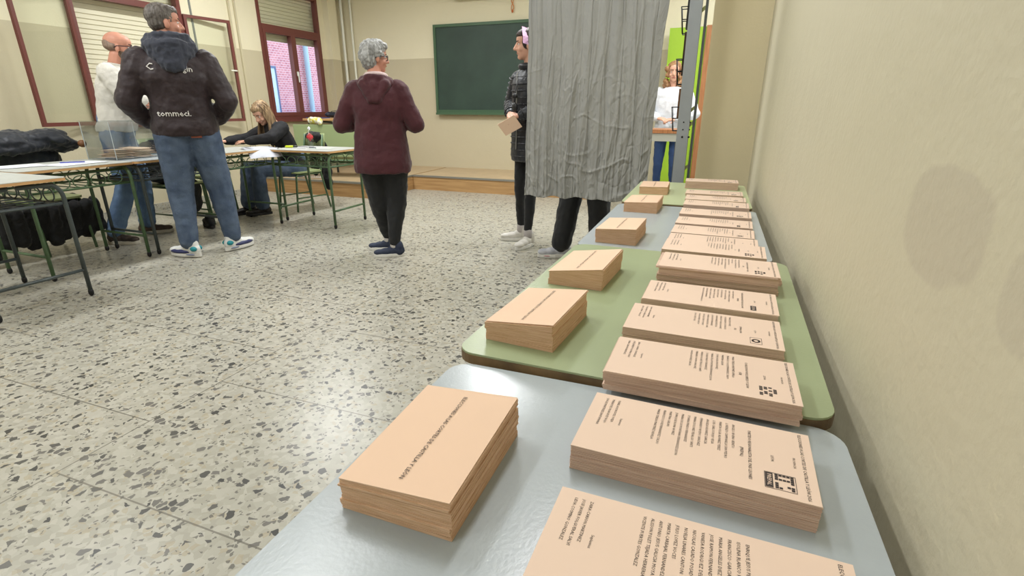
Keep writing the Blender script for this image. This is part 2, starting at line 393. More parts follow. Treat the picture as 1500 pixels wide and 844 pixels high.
def sash(hy, sgn, deg, label):
    """casement swung into the room"""
    t = empty('open_casement', (XL+.025, hy, WZ0)); wd = .56; H = 1.17
    t.rotation_euler = (0, 0, -sgn*R(deg)) if sgn > 0 else (0, 0, R(180)+R(deg))
    # local: leaf extends along +Y
    bm = bmesh.new()
    for (y0, y1, z0, z1) in ((0, .032, 0, H), (wd-.032, wd, 0, H), (.032, wd-.032, 0, .034), (.032, wd-.032, H-.032, H)): box(bm, -.014, .014, y0, y1, z0, z1)
    obj('casement_frame', bm, MAROONW, t)
    bm = bmesh.new(); box(bm, -.003, .003, .032, wd-.032, .034, H-.032); obj('pane', bm, GLASS, t)
    if sgn > 0:
        bm = bmesh.new(); cap(bm, (.03, wd-.09, .6), (.03, wd-.02, .6), .008); obj('casement_handle', bm, WHITEM, t)
    return tag(t, label, 'window', 'open casements')
s1 = sash(op[0][0], -1, 12, 'open maroon framed window casement, leftmost, swung against the cream wall')
s2 = sash(op[0][1], 1, 9, 'open maroon framed window casement with handle, between the bomber jacket man and seated woman')
s2.rotation_euler = (0, 0, -R(9))
bm = bmesh.new(); box(bm, XL+.001, XL+.006, 4.90, 4.925, 1.2, ZC); tag(obj('shutter_strap', bm, mat('strap_grey', (120, 122, 116), .7)), 'grey shutter strap hanging beside the near window', 'strap')
# ---- outside
OUT = mat('outdoor_paving', (150, 150, 150), .8)
struct(B('ground_outside', (-14, -6.1, 0, 16, -.5, -.4), OUT))
nb = empty('neighbouring_building', (-8.6, 8, -.4)); tag(nb, 'red brick building seen through the far window', 'building')
bm = bmesh.new(); box(bm, -.3, 0, -4, 6.5, 0, 6); obj('brick_wall', bm, brick('red_brick'), nb)
bm = bmesh.new(); box(bm, -.01, .012, .58, .93, 1.0, 2.27); fo = obj('window_pane', bm, mat('pale_blue_shutter', (190, 214, 235), .4), nb)
bm = bmesh.new(); box(bm, .0, .03, .54, .58, .98, 2.31); box(bm, 0, .03, .93, .95, .98, 2.31); box(bm, 0, .03, .58, .93, 2.27, 2.31); obj('window_surround', bm, mat('blue_grey_frame', (92, 112, 150), .5), nb)
bm = bmesh.new(); cap(bm, (.10, 1.80, 1.42), (.10, 1.80, 6), .055); cap(bm, (.10, 1.80, 1.42), (.3, 1.66, 1.32), .055)
obj('downpipe', bm, mat('pale_blue_downpipe', (160, 188, 205), .4), nb, True)
bm = bmesh.new(); box(bm, 0, .4, -3, 6, .9, 1.36); obj('blue_ledge', bm, mat('blue_ledge_sheet', (70, 100, 175), .5), nb)
# ---- platform
bm = bmesh.new()
box(bm, -4.0, -1.15, 6.5, YB, 0, .185); box(bm, XL, -4.0, 5.58, YB, 0, .185)
pl = obj('platform', bm, WOODP); struct(pl, 'low wooden teaching platform with tiled top along the back wall', 'platform')
bm = bmesh.new(); box(bm, -3.99, -1.15, 6.53, YB, .185, .2); box(bm, XL, -4.03, 5.61, YB, .185, .2); obj('platform_top', bm, TILEP, pl)['kind'] = 'structure'
bm = bmesh.new(); box(bm, -4.0, -1.15, 6.49, 6.53, .18, .203); box(bm, XL, -4.0, 5.57, 5.61, .18, .203); box(bm, -4.03, -3.99, 5.61, 6.49, .18, .203); obj('platform_nosing', bm, ALU, pl)['kind'] = 'structure'
# ---- chalkboard
t = empty('chalkboard', (-2.83, YB, 1.04)); tag(t, 'large dark green chalkboard with green frame on the back wall', 'chalkboard')
bm = bmesh.new(); box(bm, -1.28, 1.28, -.03, -.012, .03, 1.21); obj('writing_surface', bm, BOARD, t)
bm = bmesh.new()
for d in ((-1.31, -1.27, 0, 1.24), (1.27, 1.31, 0, 1.24), (-1.27, 1.27, 1.2, 1.24), (-1.27, 1.27, 0, .04)): box(bm, d[0], d[1], -.045, 0, d[2], d[3])
obj('frame', bm, BOARDF, t)
B('chalk_tray', (-1.29, 1.29, -.10, -.03, -.03, 0), BOARDF, t)
# roll-up screen casing and its cord
t = empty('projection_screen', (-3.35, YB-.09, 2.64)); tag(t, 'white rolled up projection screen casing above the chalkboard', 'projection screen')
bm = bmesh.new(); cap(bm, (-.45, 0, 0), (.45, 0, 0), .045, rings=1, n=16); obj('casing', bm, WHITEM, t, True)
bm = bmesh.new(); box(bm, -.40, .40, -.012, .012, -.065, -.035); obj('bottom_bar', bm, WHITEM, t)
for s_ in (-1, 1): B('bracket', (s_*.43-.015, s_*.43+.015, 0, .09, -.02, .06), STEELD, t)
t = empty('screen_pull_cord', (-2.87, YB-.02, 2.38)); tag(t, 'orange cord hanging on the wall above the chalkboard', 'cord')
bm = bmesh.new(); tube(bm, [(.02*math.sin(i*1.1), 0, .02+i*.03) for i in range(12)], .006); tube(bm, [(-.018*math.sin(i*.9+.6), -.008, .02+i*.03) for i in range(12)], .005); obj('cord', bm, mat('orange_cord', (205, 130, 70), .6), t, True)
bm = bmesh.new(); ell(bm, (0, -.008, .012), (.015, .01, .02)); obj('toggle', bm, mat('orange_toggle', (190, 100, 50), .5), t, True)
# ---- green door leaf with oak edge in the alcove
t = empty('door_1', (-.20, 7.45, 0)); t['kind'] = 'structure'; t['label'] = 'lime green door leaf with oak edge'; t['category'] = 'door'
B('door_leaf', (-.47, -.035, -.02, .02, .02, 2.06), GREEND, t)
B('door_edge', (-.05, .05, -.05, .02, .02, 2.07), WOODD, t)
B('door_edge', (-.49, -.47, -.025, .02, .02, 2.06), GREEND, t)
# ---- ceiling luminaires (above the frame, they light the room; two are added fill)
for i, (x, y, pw) in enumerate(LAMPS):
    t = empty('ceiling_light', (x, y, 3.0)); 
    bm = bmesh.new(); box(bm, -.16, .16, -.64, .64, .04, .095); obj('lamp_housing', bm, WHITEM, t)
    bm = bmesh.new(); box(bm, -.16, -.145, -.64, .64, .0, .04); box(bm, .145, .16, -.64, .64, .0, .04); obj('lamp_side', bm, WHITEM, t)
    tag(t, 'white ceiling batten luminaire over the classroom', 'ceiling light', 'ceiling luminaires')
# ================================================================= DESKS
def rrect(w, d, r, n=6):
    P = []
    for (cx, cy, a0) in ((w/2-r, d/2-r, 0), (-w/2+r, d/2-r, 90), (-w/2+r, -d/2+r, 180), (w/2-r, -d/2+r, 270)):
        for k in range(n+1):
            a = R(a0+90*k/n); P.append((cx+r*math.cos(a), cy+r*math.sin(a)))
    return P
def plate(bm, P, z0, z1):
    lo = [bm.verts.new((x, y, z0)) for x, y in P]; hi = [bm.verts.new((x, y, z1)) for x, y in P]
    bm.faces.new(lo[::-1]); bm.faces.new(hi)
    for i in range(len(P)): j = (i+1) % len(P); bm.faces.new((lo[i], lo[j], hi[j], hi[i]))
def desk(loc, rz, W, D, top_m, edge_m, tube_m, label, group, dz=0., rack=True, open_side=1):
    """W along local x (long side), D along local y; height .735"""
    t = empty('school_desk', (loc[0], loc[1], 0), rz); T = .735+dz
    P = rrect(W, D, .035)
    bm = bmesh.new(); plate(bm, P, T-.019, T-.0035); tp = obj('tabletop', bm, edge_m, t)
    bm = bmesh.new(); plate(bm, rrect(W-.002, D-.002, .034), T-.0034, T); sf = obj('laminate_surface', bm, top_m, tp)
    lx, ly = W/2-.035, D/2-.03; r = .0125
    for sx in (-1, 1):
        for sy in (-1, 1):
            bm = bmesh.new()
            pts = [(sx*(lx+.0), sy*ly, .012), (sx*lx, sy*ly, T-.12)]
            for k in range(1, 6):
                a = R(90*k/5); pts.append((sx*lx, sy*(ly-.06*(1-math.cos(a))), T-.12+.083*math.sin(a)))
            pts.append((sx*lx, sy*.02, T-.037)); tube(bm, pts, r); l = obj('leg', bm, tube_m, t, True)
            bm = bmesh.new(); cap(bm, (sx*lx, sy*ly, .0151), (sx*lx, sy*ly, .03), .015, rings=3, n=10); obj('foot_cap', bm, BLACKP, l, True)
        bm = bmesh.new(); tube(bm, [(sx*lx, -ly, .17), (sx*lx, ly, .17)], .010); obj('stretcher', bm, tube_m, t, True)
    for sy in (-1, 1):
        bm = bmesh.new(); tube(bm, [(-lx, sy*(ly-.06), T-.05), (lx, sy*(ly-.06), T-.05)], .011)
        obj('top_rail', bm, tube_m, t, True)
    if rack:
        bm = bmesh.new(); z = T-.15
        tube(bm, [(-lx, -ly+.02, z), (lx, -ly+.02, z), (lx, ly-.02, z), (-lx, ly-.02, z)], .008, closed=True)
        for k in range(7):
            x = -lx+.05+k*(2*lx-.1)/6; tube(bm, [(x, -ly+.02, z), (x, ly-.02, z)], .004, n=6)
        nl = 5; st = (2*lx-.08)/nl                       # scrolled wire along the long side
        for sy in (-1, 1):
            for k in range(nl):
                cx = -lx+.04+st*(k+.5)
                tube(bm, [(cx+st*.42*math.cos(a), sy*(ly-.02), z+.045+.04*math.sin(a)) for a in [2*math.pi*q/14 for q in range(14)]], .004, n=6, closed=True)
        obj('book_rack', bm, tube_m, t, True)
    return tag(t, label, 'desk', group)
u = .385
FG = 'ballot tables pushed against the right wall'
desk((-.077, .288), R(90), .745, .54, GREYLAM, EDGED, DTUBE, 'grey topped school desk nearest the camera, under the largest envelope stack', FG)
desk((-.075, 1.041), R(88.6), .752, .545, GREENLAM, EDGED, GTUBE, 'green topped school desk, second from the camera against the right wall', FG, dz=.012)
desk((-.083, 1.822), R(90), .755, .532, GREYLAM, EDGED, DTUBE, 'grey topped school desk, third from the camera against the right wall', FG)
desk((-.088, 2.595), R(90.2), .70, .525, PALELAM, EDGED, GTUBE, 'pale green topped school desk at the far end of the right wall row', FG)
LG = 'school desks of the polling officials'
desk((-3.895, 1.665), 0, .75, .53, DESKTOP, EDGEW, DTUBE, 'speckled school desk with dark legs cut off by the left frame edge', LG)
desk((-4.33, 2.32), R(90), .73, .56, DESKTOP, EDGEW, GTUBE, 'school desk with green legs holding the open paper lists', LG)
desk((-4.33, 3.06), R(90), .73, .56, GREYLAM, EDGEW, DTUBE, 'school desk with dark legs under the transparent ballot box', LG)
desk((-4.33, 3.80), R(90), .73, .56, DESKTOP, EDGEW, GTUBE, 'school desk with green legs where the seated woman writes', LG)
desk((-3.68, 4.215), R(0), .74, .53, DESKTOP, EDGEW, GTUBE, 'school desk with green legs beside the woman in the maroon jacket', LG)
# ================================================================= PAPER STACKS
BW, BL = .121, .245
HDR = 'ELECCIONES A LAS CORTES DE CASTILLA Y LE\u00d3N 2026'
N1 = ['ENRIQUE JESUS PEREZ', 'ISOLINA BLANCO RODRIGUEZ', 'FRANCISCO GARCIA ALVAREZ', 'MARIA ANGELES DIEZ DE LA', 'JOSE RAMON FERNANDEZ', 'VANESA RODRIGUEZ DEL CANO', 'NICOLAS CASADO POSADO', 'NOELIA LINARES CANTON', 'JULIO LOPEZ VOCES', 'MARTA CARBAJAL FERNANDEZ', 'ANTONIO JESUS GALICIA MOYA', 'ALISSON POLET TEJADA HERRERIA', 'VICENTE FUERTES GONZALEZ']
S1 = ['ZAIRA CARION MARTINEZ', 'JOSE JAVIER FOLGUERAL SALVI', 'LIDIA COSMINO GONZALEZ']
N2 = ['ANGELO BUENO BENITO', 'LORENZO CAMPANILLA SAN PEDRO', 'MARTA OLGA ALVAREZ PEREZ', 'LUIS CARLOS ROJO VEGA', 'ANGELA ALVAREZ GARCIA', 'FERNANDO NUEVO SANCHEZ', 'MARIA DOLORES FIDALGO SANTI', 'SUSANA PRADO FERNANDEZ', 'MARIA DE LA MONTANA FERNANDEZ LEON', 'JUAN JOSE ROMA NUNEZ', 'MARTINA GALAN', 'FRANCISCO JOSE FERNANDEZ CALVO', 'MARIA TERESA MARTINEZ REVILLA']
S2 = ['ISABEL RODRIGUEZ OVEJA', 'MARIA DEL PILAR BUEY ROJO', 'JORGE MARTINEZ SANTAMARIA']
def ballot_print(names, subs, party, abbr, logo, small, two=False, hd=HDR):
    L_ = [(hd, 0, BL/2-.010, .0046, 'CENTER', True), ('PROVINCIA', 0, BL/2-.019, .0036, 'CENTER', False), ('LE\u00d3N', 0, BL/2-.040, .0042, 'CENTER', False)]
    L_ += [(party, 0, BL/2-.062, .0046, 'CENTER', True), (abbr, 0, BL/2-.070, .0046, 'CENTER', True)]
    for i, s in enumerate(names): L_.append((s, -BW/2+.010, BL/2-.079-i*.0071, .0042, 'LEFT', False))
    L_.append(('Suplentes', -.004, -BL/2+.042, .004, 'CENTER', False))
    for i, s in enumerate(subs): L_.append((s, -BW/2+.010, -BL/2+.032-i*.0075, .0042, 'LEFT', False))
    return L_
def logo_mesh(kind, M, parent):
    bm = bmesh.new(); x0, y0 = .026, BL/2-.048
    def q(a, b, c, d): box(bm, x0+a, x0+b, y0+c, y0+d, 0, .0001)
    if kind == 'squares':
        q(-.001, .0245, -.0008, -.0003); q(-.001, .0245, .0275, .028); q(-.001, -.0005, -.0003, .0275); q(.024, .0245, -.0003, .0275)
        q(0, .023, 0, .007)
        rr = random.Random(4)
        for i in range(7):
            for j in range(5):
                if rr.random() < .55: q(i*.0033, i*.0033+.0028, .0088+j*.0036, .0118+j*.0036)
    elif kind == 'dark':
        q(0, .024, 0, .010); 
    elif kind == 'ring':
        for k in range(16):
            a = 2*math.pi*k/16; c = Vector((x0+.012+.005*math.cos(a), y0+.008+.005*math.sin(a), 0)); box(bm, c.x-.0014, c.x+.0014, c.y-.0014, c.y+.0014, 0, .0001)
        q(0, .024, -.0006, 0); q(0, .024, .016, .0166); q(0, .0006, 0, .016); q(.0234, .024, 0, .016)
    elif kind == 'letters':
        rr = random.Random(9)
        for i in range(6):
            for j in range(4):
                if rr.random() < .6: q(i*.004, i*.004+.003, j*.0055, j*.0055+.004)
    bm.transform(M); o = obj('printed_logo', bm, INK, parent)
    if kind in ('squares', 'dark'):
        it = [('PREPAL', x0+.0115, y0+.0035, .0056, 'CENTER', True)] if kind == 'squares' else [('LEON', x0+.012, y0+.005, .007, 'CENTER', True)]
        text_mesh('logo_lettering', it, PAPER_B, parent, Matrix.Translation((0, 0, .0003)) @ M)
def stack(name, loc, rz, W, D, t, layers, pm, sm, label, group, zb=.735, hs=None, jit=.0007, rnd=1, cat='stack', steps=()):
    """W along x, D along y: a pile of individual sheets; hs = height at the four corners (NL,NR,FR,FL)"""
    rr = random.Random(rnd); o = empty(name, (loc[0], loc[1], zb), rz)
    hs = hs or (t, t, t, t); hs = (hs[0], hs[1], hs[2], hs[0]+hs[2]-hs[1])
    bm = bmesh.new()
    def lay(k0, k1, dx, dy, inset=0):
        c = [(-W/2+inset, -D/2+inset), (W/2-inset, -D/2+inset), (W/2-inset, D/2-inset), (-W/2+inset, D/2-inset)]
        lo = [bm.verts.new((x+dx, y+dy, h*k0+.0004)) for (x, y), h in zip(c, hs)]; hi = [bm.verts.new((x+dx, y+dy, h*k1+.0004)) for (x, y), h in zip(c, hs)]
        bm.faces.new(lo[::-1]); bm.faces.new(hi)
        for i in range(4): j = (i+1) % 4; bm.faces.new((lo[i], lo[j], hi[j], hi[i]))
    dx = dy = 0; off = 0
    for k in range(layers-1):
        if rr.random() < .12: off = rr.uniform(-2.2, 2.2)*jit
        dx = off+rr.uniform(-1, 1)*jit*.6; dy = off*.7+rr.uniform(-1, 1)*jit*.6
        lay(k/layers, (k+.8)/layers, dx, dy)
    lay(0.01, (layers-.5)/layers, 0, 0, .0016)
    obj('paper_block', bm, sm, o)
    bm = bmesh.new()
    c = [(-W/2, -D/2), (W/2, -D/2), (W/2, D/2), (-W/2, D/2)]
    lo = [bm.verts.new((x, y, h-.0006)) for (x, y), h in zip(c, hs)]; hi = [bm.verts.new((x, y, h+.0003)) for (x, y), h in zip(c, hs)]
    bm.faces.new(lo[::-1]); bm.faces.new(hi)
    for i in range(4): j = (i+1) % 4; bm.faces.new((lo[i], lo[j], hi[j], hi[i]))
    ts = obj('top_sheet', bm, pm, o)
    tag(o, label, cat, group); return o, ts
ballots = [  # centre x, y, rot deg, thickness, width scale, logo, base z extra, label
 (.022, .338, -1.2, .034, 'letters', 0, 'peach ballot stack nearest the camera, cut by the bottom frame edge', 0),
 (.015, .528, -2.0, .031, 'squares', 0, 'peach ballot stack on the near grey desk, black and white emblem with dark band', 1),
 (.018, .694, -1.0, .029, 'letters', .012, 'peach ballot stack straddling the near grey and green desks', 2),
 (.017, .866, -1.4, .024, 'ring', .012, 'peach ballot stack with a small ring emblem on the green desk', 0),
 (.027, 1.040, -1.8, .016, 'dark', .012, 'low peach ballot stack with a solid black emblem on the green desk', 1),
 (.040, 1.200, -1.4, .040, 'letters', .012, 'tall uneven peach ballot stack at the far part of the green desk', 2),
 (.030, 1.385, -2.0, .030, 'letters', .012, 'peach ballot stack just behind the tall uneven ballot stack', 0),
 (.028, 1.575, -2.0, .016, 'dark', 0, 'peach ballot stack nearest on the third, grey desk with black emblem', 1),
 (.028, 1.742, -2.2, .008, 'ring', 0, 'thin peach ballot stack, second on the third, grey desk', 2),
 (.031, 1.888, -2.2, .009, 'dark', 0, 'thin peach ballot stack with black emblem mid third desk, before the last of that desk', 0),
 (.034, 2.038, -1.6, .014, 'letters', 0, 'peach ballot stack, last one on the third, grey desk', 1),
 (.036, 2.235, -1.6, .015, 'dark', 0, 'peach ballot stack at the front edge of the far pale green desk', 2),
 (.033, 2.415, -1.0, .009, 'ring', 0, 'thin peach ballot stack second on the far pale green desk', 0),
 (.026, 2.562, 0, .012, 'letters', 0, 'peach ballot stack third on the far pale green desk', 1),
 (.010, 2.80, .5, .036, 'letters', 0, 'peach ballot stack farthest from the camera, at the end of the row', 2)]
TXT = {}
SETS = [(N1, S1, 'SUMAR LE\u00d3N', '(SL)'), (N2, S2, 'PARTIDO REGIONALISTA DEL PAIS LEONES', '(PREPAL)'), (N2[::-1], S1[::-1], 'COALICION POR EL BIERZO Y LE\u00d3N', '(CB)')]
Mt = Matrix.Rotation(R(-90), 4, 'Z')     # lines of print run towards the camera
for i, (x, y, a, t, lg, dz, lab, st) in enumerate(ballots):
    o, ts = stack('ballot_stack', (x, y), R(a), BL, BW, t, max(6, int(t/.0011)), PAPER_B, PAPER_BS, lab, 'ballot paper stacks', zb=.735+dz, rnd=i+3, jit=.0009 if i != 5 else .0022, cat='ballot papers')
    nm, sb, pa, ab = SETS[st]
    if i > 1: nm = nm[:9+(i*5) % 5]
    MM = Matrix.Translation((0, 0, t+.0005)) @ Mt
    if st in TXT and i > 5:
        q = TXT[st].copy(); COL.objects.link(q); q.parent = ts; q.matrix_local = Matrix.Translation((0, 0, t-TXT[st]['zt']))
    else:
        q = text_mesh('printed_text', ballot_print(nm, sb, pa, ab, lg, False), INK, ts, MM); q['zt'] = t; TXT[st] = q
    logo_mesh(lg, MM, ts)
envs = [  # base corner NL(x,y), width, depth, rot, heights
 (-.248, .4195, 0, .124, .179, (.037, .045, .053, .040), 0, 'salmon envelope stack nearest the camera on the grey desk'),
 (-.256, .811, -5, .121, .176, (.034, .048, .051, .034), .012, 'salmon envelope stack at the near end of the green desk'),
 (-.244, 1.130, -4, .122, .177, (.030, .048, .050, .033), .012, 'salmon envelope stack at the far part of the green desk'),
 (-.238, 1.588, -2.5, .120, .180, (.041, .049, .049, .038), 0, 'salmon envelope stack at the near end of the third, grey desk'),
 (-.236, 2.105, -1.5, .126, .180, (.037, .043, .044, .036), 0, 'salmon envelope stack at the far end of the third, grey desk'),
 (-.243, 2.570, 1.5, .127, .175, (.034, .037, .040, .037), 0, 'salmon envelope stack farthest away on the pale green desk')]
for i, (x, y, a, w_, d_, hs, dz, lab) in enumerate(envs):
    o, ts = stack('envelope_stack', (x, y), R(a), w_, d_, .045, 34, PAPER_E, PAPER_ES, lab, 'envelope stacks', zb=.735+dz, hs=hs, rnd=20+i, jit=.0009, cat='envelopes')
    t_ = text_mesh('printed_text', [('ELECCIONES A LAS CORTES DE CASTILLA Y LE\u00d3N', 0, 0, .0066, 'CENTER', True)], INK, ts, Mt)
    hs = (hs[0], hs[1], hs[2], hs[0]+hs[2]-hs[1])
    for v in t_.data.vertices:
        uu = (v.co.x+w_/2)/w_; vv = (v.co.y+d_/2)/d_
        v.co.z = (hs[0]*(1-uu)+hs[1]*uu)*(1-vv)+(hs[3]*(1-uu)+hs[2]*uu)*vv+.0012
# ================================================================= BOOTH: post, rail, curtain
t = empty('voting_booth_frame', (-.155, 3.2, 0)); tag(t, 'grey perforated steel booth post standing beyond the far table', 'booth frame')
bm = bmesh.new(); box(bm, -.052, .012, -.012, .0, 0.0, 2.3); box(bm, -.052, -.047, 0, .035, 0, 2.3); box(bm, .007, .012, 0, .035, 0, 2.3); obj('post', bm, STEEL, t)
bm = bmesh.new(); box(bm, .028, .034, -.0, .035, 0, 2.3); box(bm, .034, .042, 0, .006, 0, 2.3); obj('rear_post', bm, STEELD, t)
bm = bmesh.new()
for z in (.30, .78, 1.02, 1.10, 1.6, 2.0):
    bm = bmesh.new(); box(bm, -.0, .03, -.003, .003, -.008, .008, M=Matrix.Translation((.008, .01, z)) @ Matrix.Rotation(R(-42), 4, 'Y'))
    obj('diagonal_brace', bm, mat('brace_yellowed', (150, 156, 100), .5), t)
bm = bmesh.new()
for z in (.96, 1.0, 1.04):
    for x in (-.02, .015): cap(bm, (x, -.0135, z), (x, -.0125, z), .004 if z > .97 else .006, n=8, rings=1)
obj('bolt_hole', bm, BLACKP, t)
bm = bmesh.new(); tube(bm, [(-1.1, .1, 2.2), (.0, .1, 2.2)], .014); tube(bm, [(.0, .0, 2.2), (.0, 1.1, 2.2)], .014); tube(bm, [(-1.1, .1, 2.2), (-1.1, 1.1, 2.2)], .014); tube(bm, [(-1.1, 1.1, 2.2), (0, 1.1, 2.2)], .014); obj('curtain_rail', bm, STEELD, t, True)
def curtain():
    nx, nz = 300, 460; W = .815; x0 = -1.13; ztop = 2.19; zb = .555
    bm = bmesh.new(); V = []
    for j in range(nz+1):
        t = j/nz; z = ztop+(zb-ztop)*t; row = []
        for i in range(nx+1):
            s = i/nx
            ph = s*2*math.pi; k = max(0, (t-.15))/.85
            wx = noise.noise(Vector((s*3, t*3.5, 11))); wy = noise.noise(Vector((s*3, t*3.5, 17)))
            def crease(a, b_, zz_, w_): return max(0, 1-abs(noise.noise(Vector((a, b_, zz_))))*w_)**2
            u_ = s+.012*wx*(.3+t)+.02*t*(s-.5)
            y = .010*noise.noise(Vector((u_*9, t*.45, 3)))+.0075*math.sin(ph*8.3+1.4*math.sin(ph*1.7)+.8*t*wy)*(.5+.5*abs(noise.noise(Vector((s*4, t, 9))))*2)
            y += .010*k*noise.noise(Vector((s*5+wx, t*4+wy, 1.7)))
            y -= .0085*crease(u_*11, t*.9, 8.3, 8)+.005*crease(u_*19, t*1.3, 2.2, 7)
            y += .0060*crease(u_*14, t*1.0, 21.2, 8)
            kk = k*k
            y -= (.0004+.009*kk)*crease(s*6+4*t+wx*1.5, t*6-2*s+wy*1.5, 5.1, 6)+(.0004+.007*kk)*crease(s*7-5*t+wy*2, t*7+3*s, 13.7, 6)
            y += (.0004+.005*kk)*crease(s*14+6*t+wx*2, t*13-5*s, 31.7, 5)-(.0006+.0024*k)*crease(s*34+wy*3, t*26, 41.7, 4)
            xe = x0+W*s-.035*t*(1-s)*1.0-.03*t*s*1.6+.012*(noise.noise(Vector((t*5, 3, s*3))))
            zz = z+.018*t*noise.noise(Vector((s*5, 9, 0)))+.006*t*math.sin(ph*5)
            row.append(bm.verts.new((xe, 3.3+y, zz)))
        V.append(row)
    for j in range(nz):
        for i in range(nx): bm.faces.new((V[j][i], V[j][i+1], V[j+1][i+1], V[j+1][i]))
    o = obj('curtain', bm, CLOTHG, smooth=True)
    md = o.modifiers.new('thick', 'SOLIDIFY'); md.thickness = .002
    tag(o, 'crumpled grey cloth curtain hanging from the voting booth rail', 'curtain')
curtain()
# wire brochure stand behind the post
t = empty('wire_rack', (-.235, 4.3, 0)); tag(t, 'black wire rack rising behind the steel booth post', 'rack')
bm = bmesh.new()
cap(bm, (.02, 0, .02), (.02, 0, 2.3), .012, n=8)
for a in range(3): cap(bm, (.02, 0, .05), (.02+.2*math.cos(a*2.1), .2*math.sin(a*2.1), .012), .011, n=8)
obj('pole', bm, BLACKP, t, True)
for z in (.95, 1.28, 1.62, 1.95):
    bm = bmesh.new()
    for dz_, g in ((0, .045), (.09, .055), (.17, .065)):
        tube(bm, [(-g-.03, -g*.8, z+dz_), (g-.03, -g*.8, z+dz_), (g-.03, g*.8, z+dz_), (-g-.03, g*.8, z+dz_)], .0035, n=6, closed=True)
    for (sx, sy) in ((-1, -1), (1, -1), (1, 1), (-1, 1), (0, -1), (0, 1)): tube(bm, [(sx*.045-.03, sy*.036, z), (sx*.065-.03, sy*.052, z+.17)], .003, n=6)
    obj('wire_basket', bm, BLACKP, t, True)
for z, h_, c in ((1.35, .28, (60, 44, 36)), (1.05, .2, (120, 84, 60)), (1.66, .2, (40, 40, 42))):
    o_ = B('leaflet_bundle', (-.055, .04, -.04, .04, z-.01, z+h_), mat('leaflet_%d' % c[0], c, .6), t)
# desk piece seen behind the booth
t = empty('side_table', (-.62, 6.0, 0)); tag(t, 'small wooden topped grey table in front of the curly haired woman', 'table')
B('tabletop', (-.25, .28, -.2, .2, .86, .90), WOODD, t, bev=.004); B('apron', (-.24, .27, -.19, .19, .78, .86), mat('pale_grey_panel', (170, 168, 156), .5), t)
for sx in (-.22, .25):
    for sy in (-.17, .17): B('leg', (sx-.015, sx+.015, sy-.015, sy+.015, 0, .78), STEELD, t)
# ================================================================= CHAIRS
def chair(loc, rz, label, seat_m=GSEAT, tube_m=GTUBE, cushion=False):
    """faces local +Y"""
    t = empty('school_chair', (loc[0], loc[1], 0), rz); r = .011
    bm = bmesh.new(); plate(bm, rrect(.38, .37, .06), .43, .446); obj('seat', bm, seat_m, t)
    bm = bmesh.new(); n = 10
    for q in range(n):
        a0 = -.19+.38*q/n; a1 = a0+.38/n
        def yy(x): return -.225-.03*math.cos(x/.19*1.4)
        vs = [(a0, yy(a0)), (a1, yy(a1)), (a1, yy(a1)+.012), (a0, yy(a0)+.012)]
        lo = [bm.verts.new((x, y, .66)) for x, y in vs]; hi = [bm.verts.new((x, y-.02, .84)) for x, y in vs]
        bm.faces.new(lo[::-1]); bm.faces.new(hi)
        for i in range(4): j = (i+1) % 4; bm.faces.new((lo[i], lo[j], hi[j], hi[i]))
    bmesh.ops.remove_doubles(bm, verts=bm.verts, dist=1e-5); obj('backrest', bm, seat_m, t, True)
    for sx in (-1, 1):
        bm = bmesh.new(); tube(bm, [(sx*.17, .19, .012), (sx*.165, .15, .40), (sx*.165, .13, .42)], r); obj('leg', bm, tube_m, t, True)
        bm = bmesh.new(); tube(bm, [(sx*.17, -.24, .012), (sx*.165, -.16, .42), (sx*.17, -.19, .6), (sx*.17, -.235, .83)], r); obj('leg', bm, tube_m, t, True)
        bm = bmesh.new(); tube(bm, [(sx*.165, .15, .415), (sx*.165, -.16, .415)], r*.9); obj('seat_rail', bm, tube_m, t, True)
        bm = bmesh.new(); tube(bm, [(sx*.168, .175, .16), (sx*.168, -.21, .16)], r*.7); obj('stretcher', bm, tube_m, t, True)
    return tag(t, label, 'chair', 'school chairs')
chair((-4.93, 2.50), R(-90), 'green school chair behind the paper lists, partly covered by the dark coat')
chair((-5.12, 4.12), R(-95), 'green school chair behind the writing woman\'s desk, next to the open casement')
chair((-4.37, 4.70), R(165), 'green school chair the blonde woman sits on')
chair((-4.76, 3.50), R(-90), 'school chair behind the man in the bomber jacket, draped in a black coat')
# teacher's table on the platform
t = empty('teacher_table', (-5.42, 6.93, .2), R(90)); tag(t, 'wooden topped table with black legs under the far window', 'table')
B('tabletop', (-.62, .62, -.26, .26, .735, .765), EDGEW, t, bev=.005)
for sx in (-1, 1):
    bm = bmesh.new(); tube(bm, [(sx*.55, -.22, .0), (sx*.55, -.22, .66), (sx*.55, -.2, .71), (sx*.55, 0, .725), (sx*.55, .2, .71), (sx*.55, .22, .66), (sx*.55, .22, 0)], .015); obj('leg', bm, DTUBE, t, True)
bm = bmesh.new(); tube(bm, [(-.55, .22, .66), (.55, .22, .66)], .012); obj('stretcher', bm, DTUBE, t, True)
o = B('blue_folder', (-5.64, -5.34, 6.34, 6.50, .966, .976), mat('blue_plastic_folder', (60, 92, 150), .4)); o.name = 'folder'; tag(o, 'blue folder on the table under the far window', 'folder')
t = empty('pencil_case', (-5.40, 6.72, .966), R(80)); tag(t, 'dark bag lying on the table under the far window', 'bag')
bm = bmesh.new(); ell(bm, (0, 0, .045), (.19, .07, .042)); ell(bm, (.1, .02, .06), (.1, .06, .04)); ell(bm, (-.12, .0, .05), (.08, .055, .04)); blob('pouch', bm, mat('dark_navy_nylon', (30, 34, 48), .5), t, .008, 2, .012, .04)
bm = bmesh.new(); tube(bm, [(-.18, 0, .06), (-.06, .01, .096), (.08, .01, .103), (.18, 0, .07)], .004); obj('zip', bm, BLACKP, t, True)
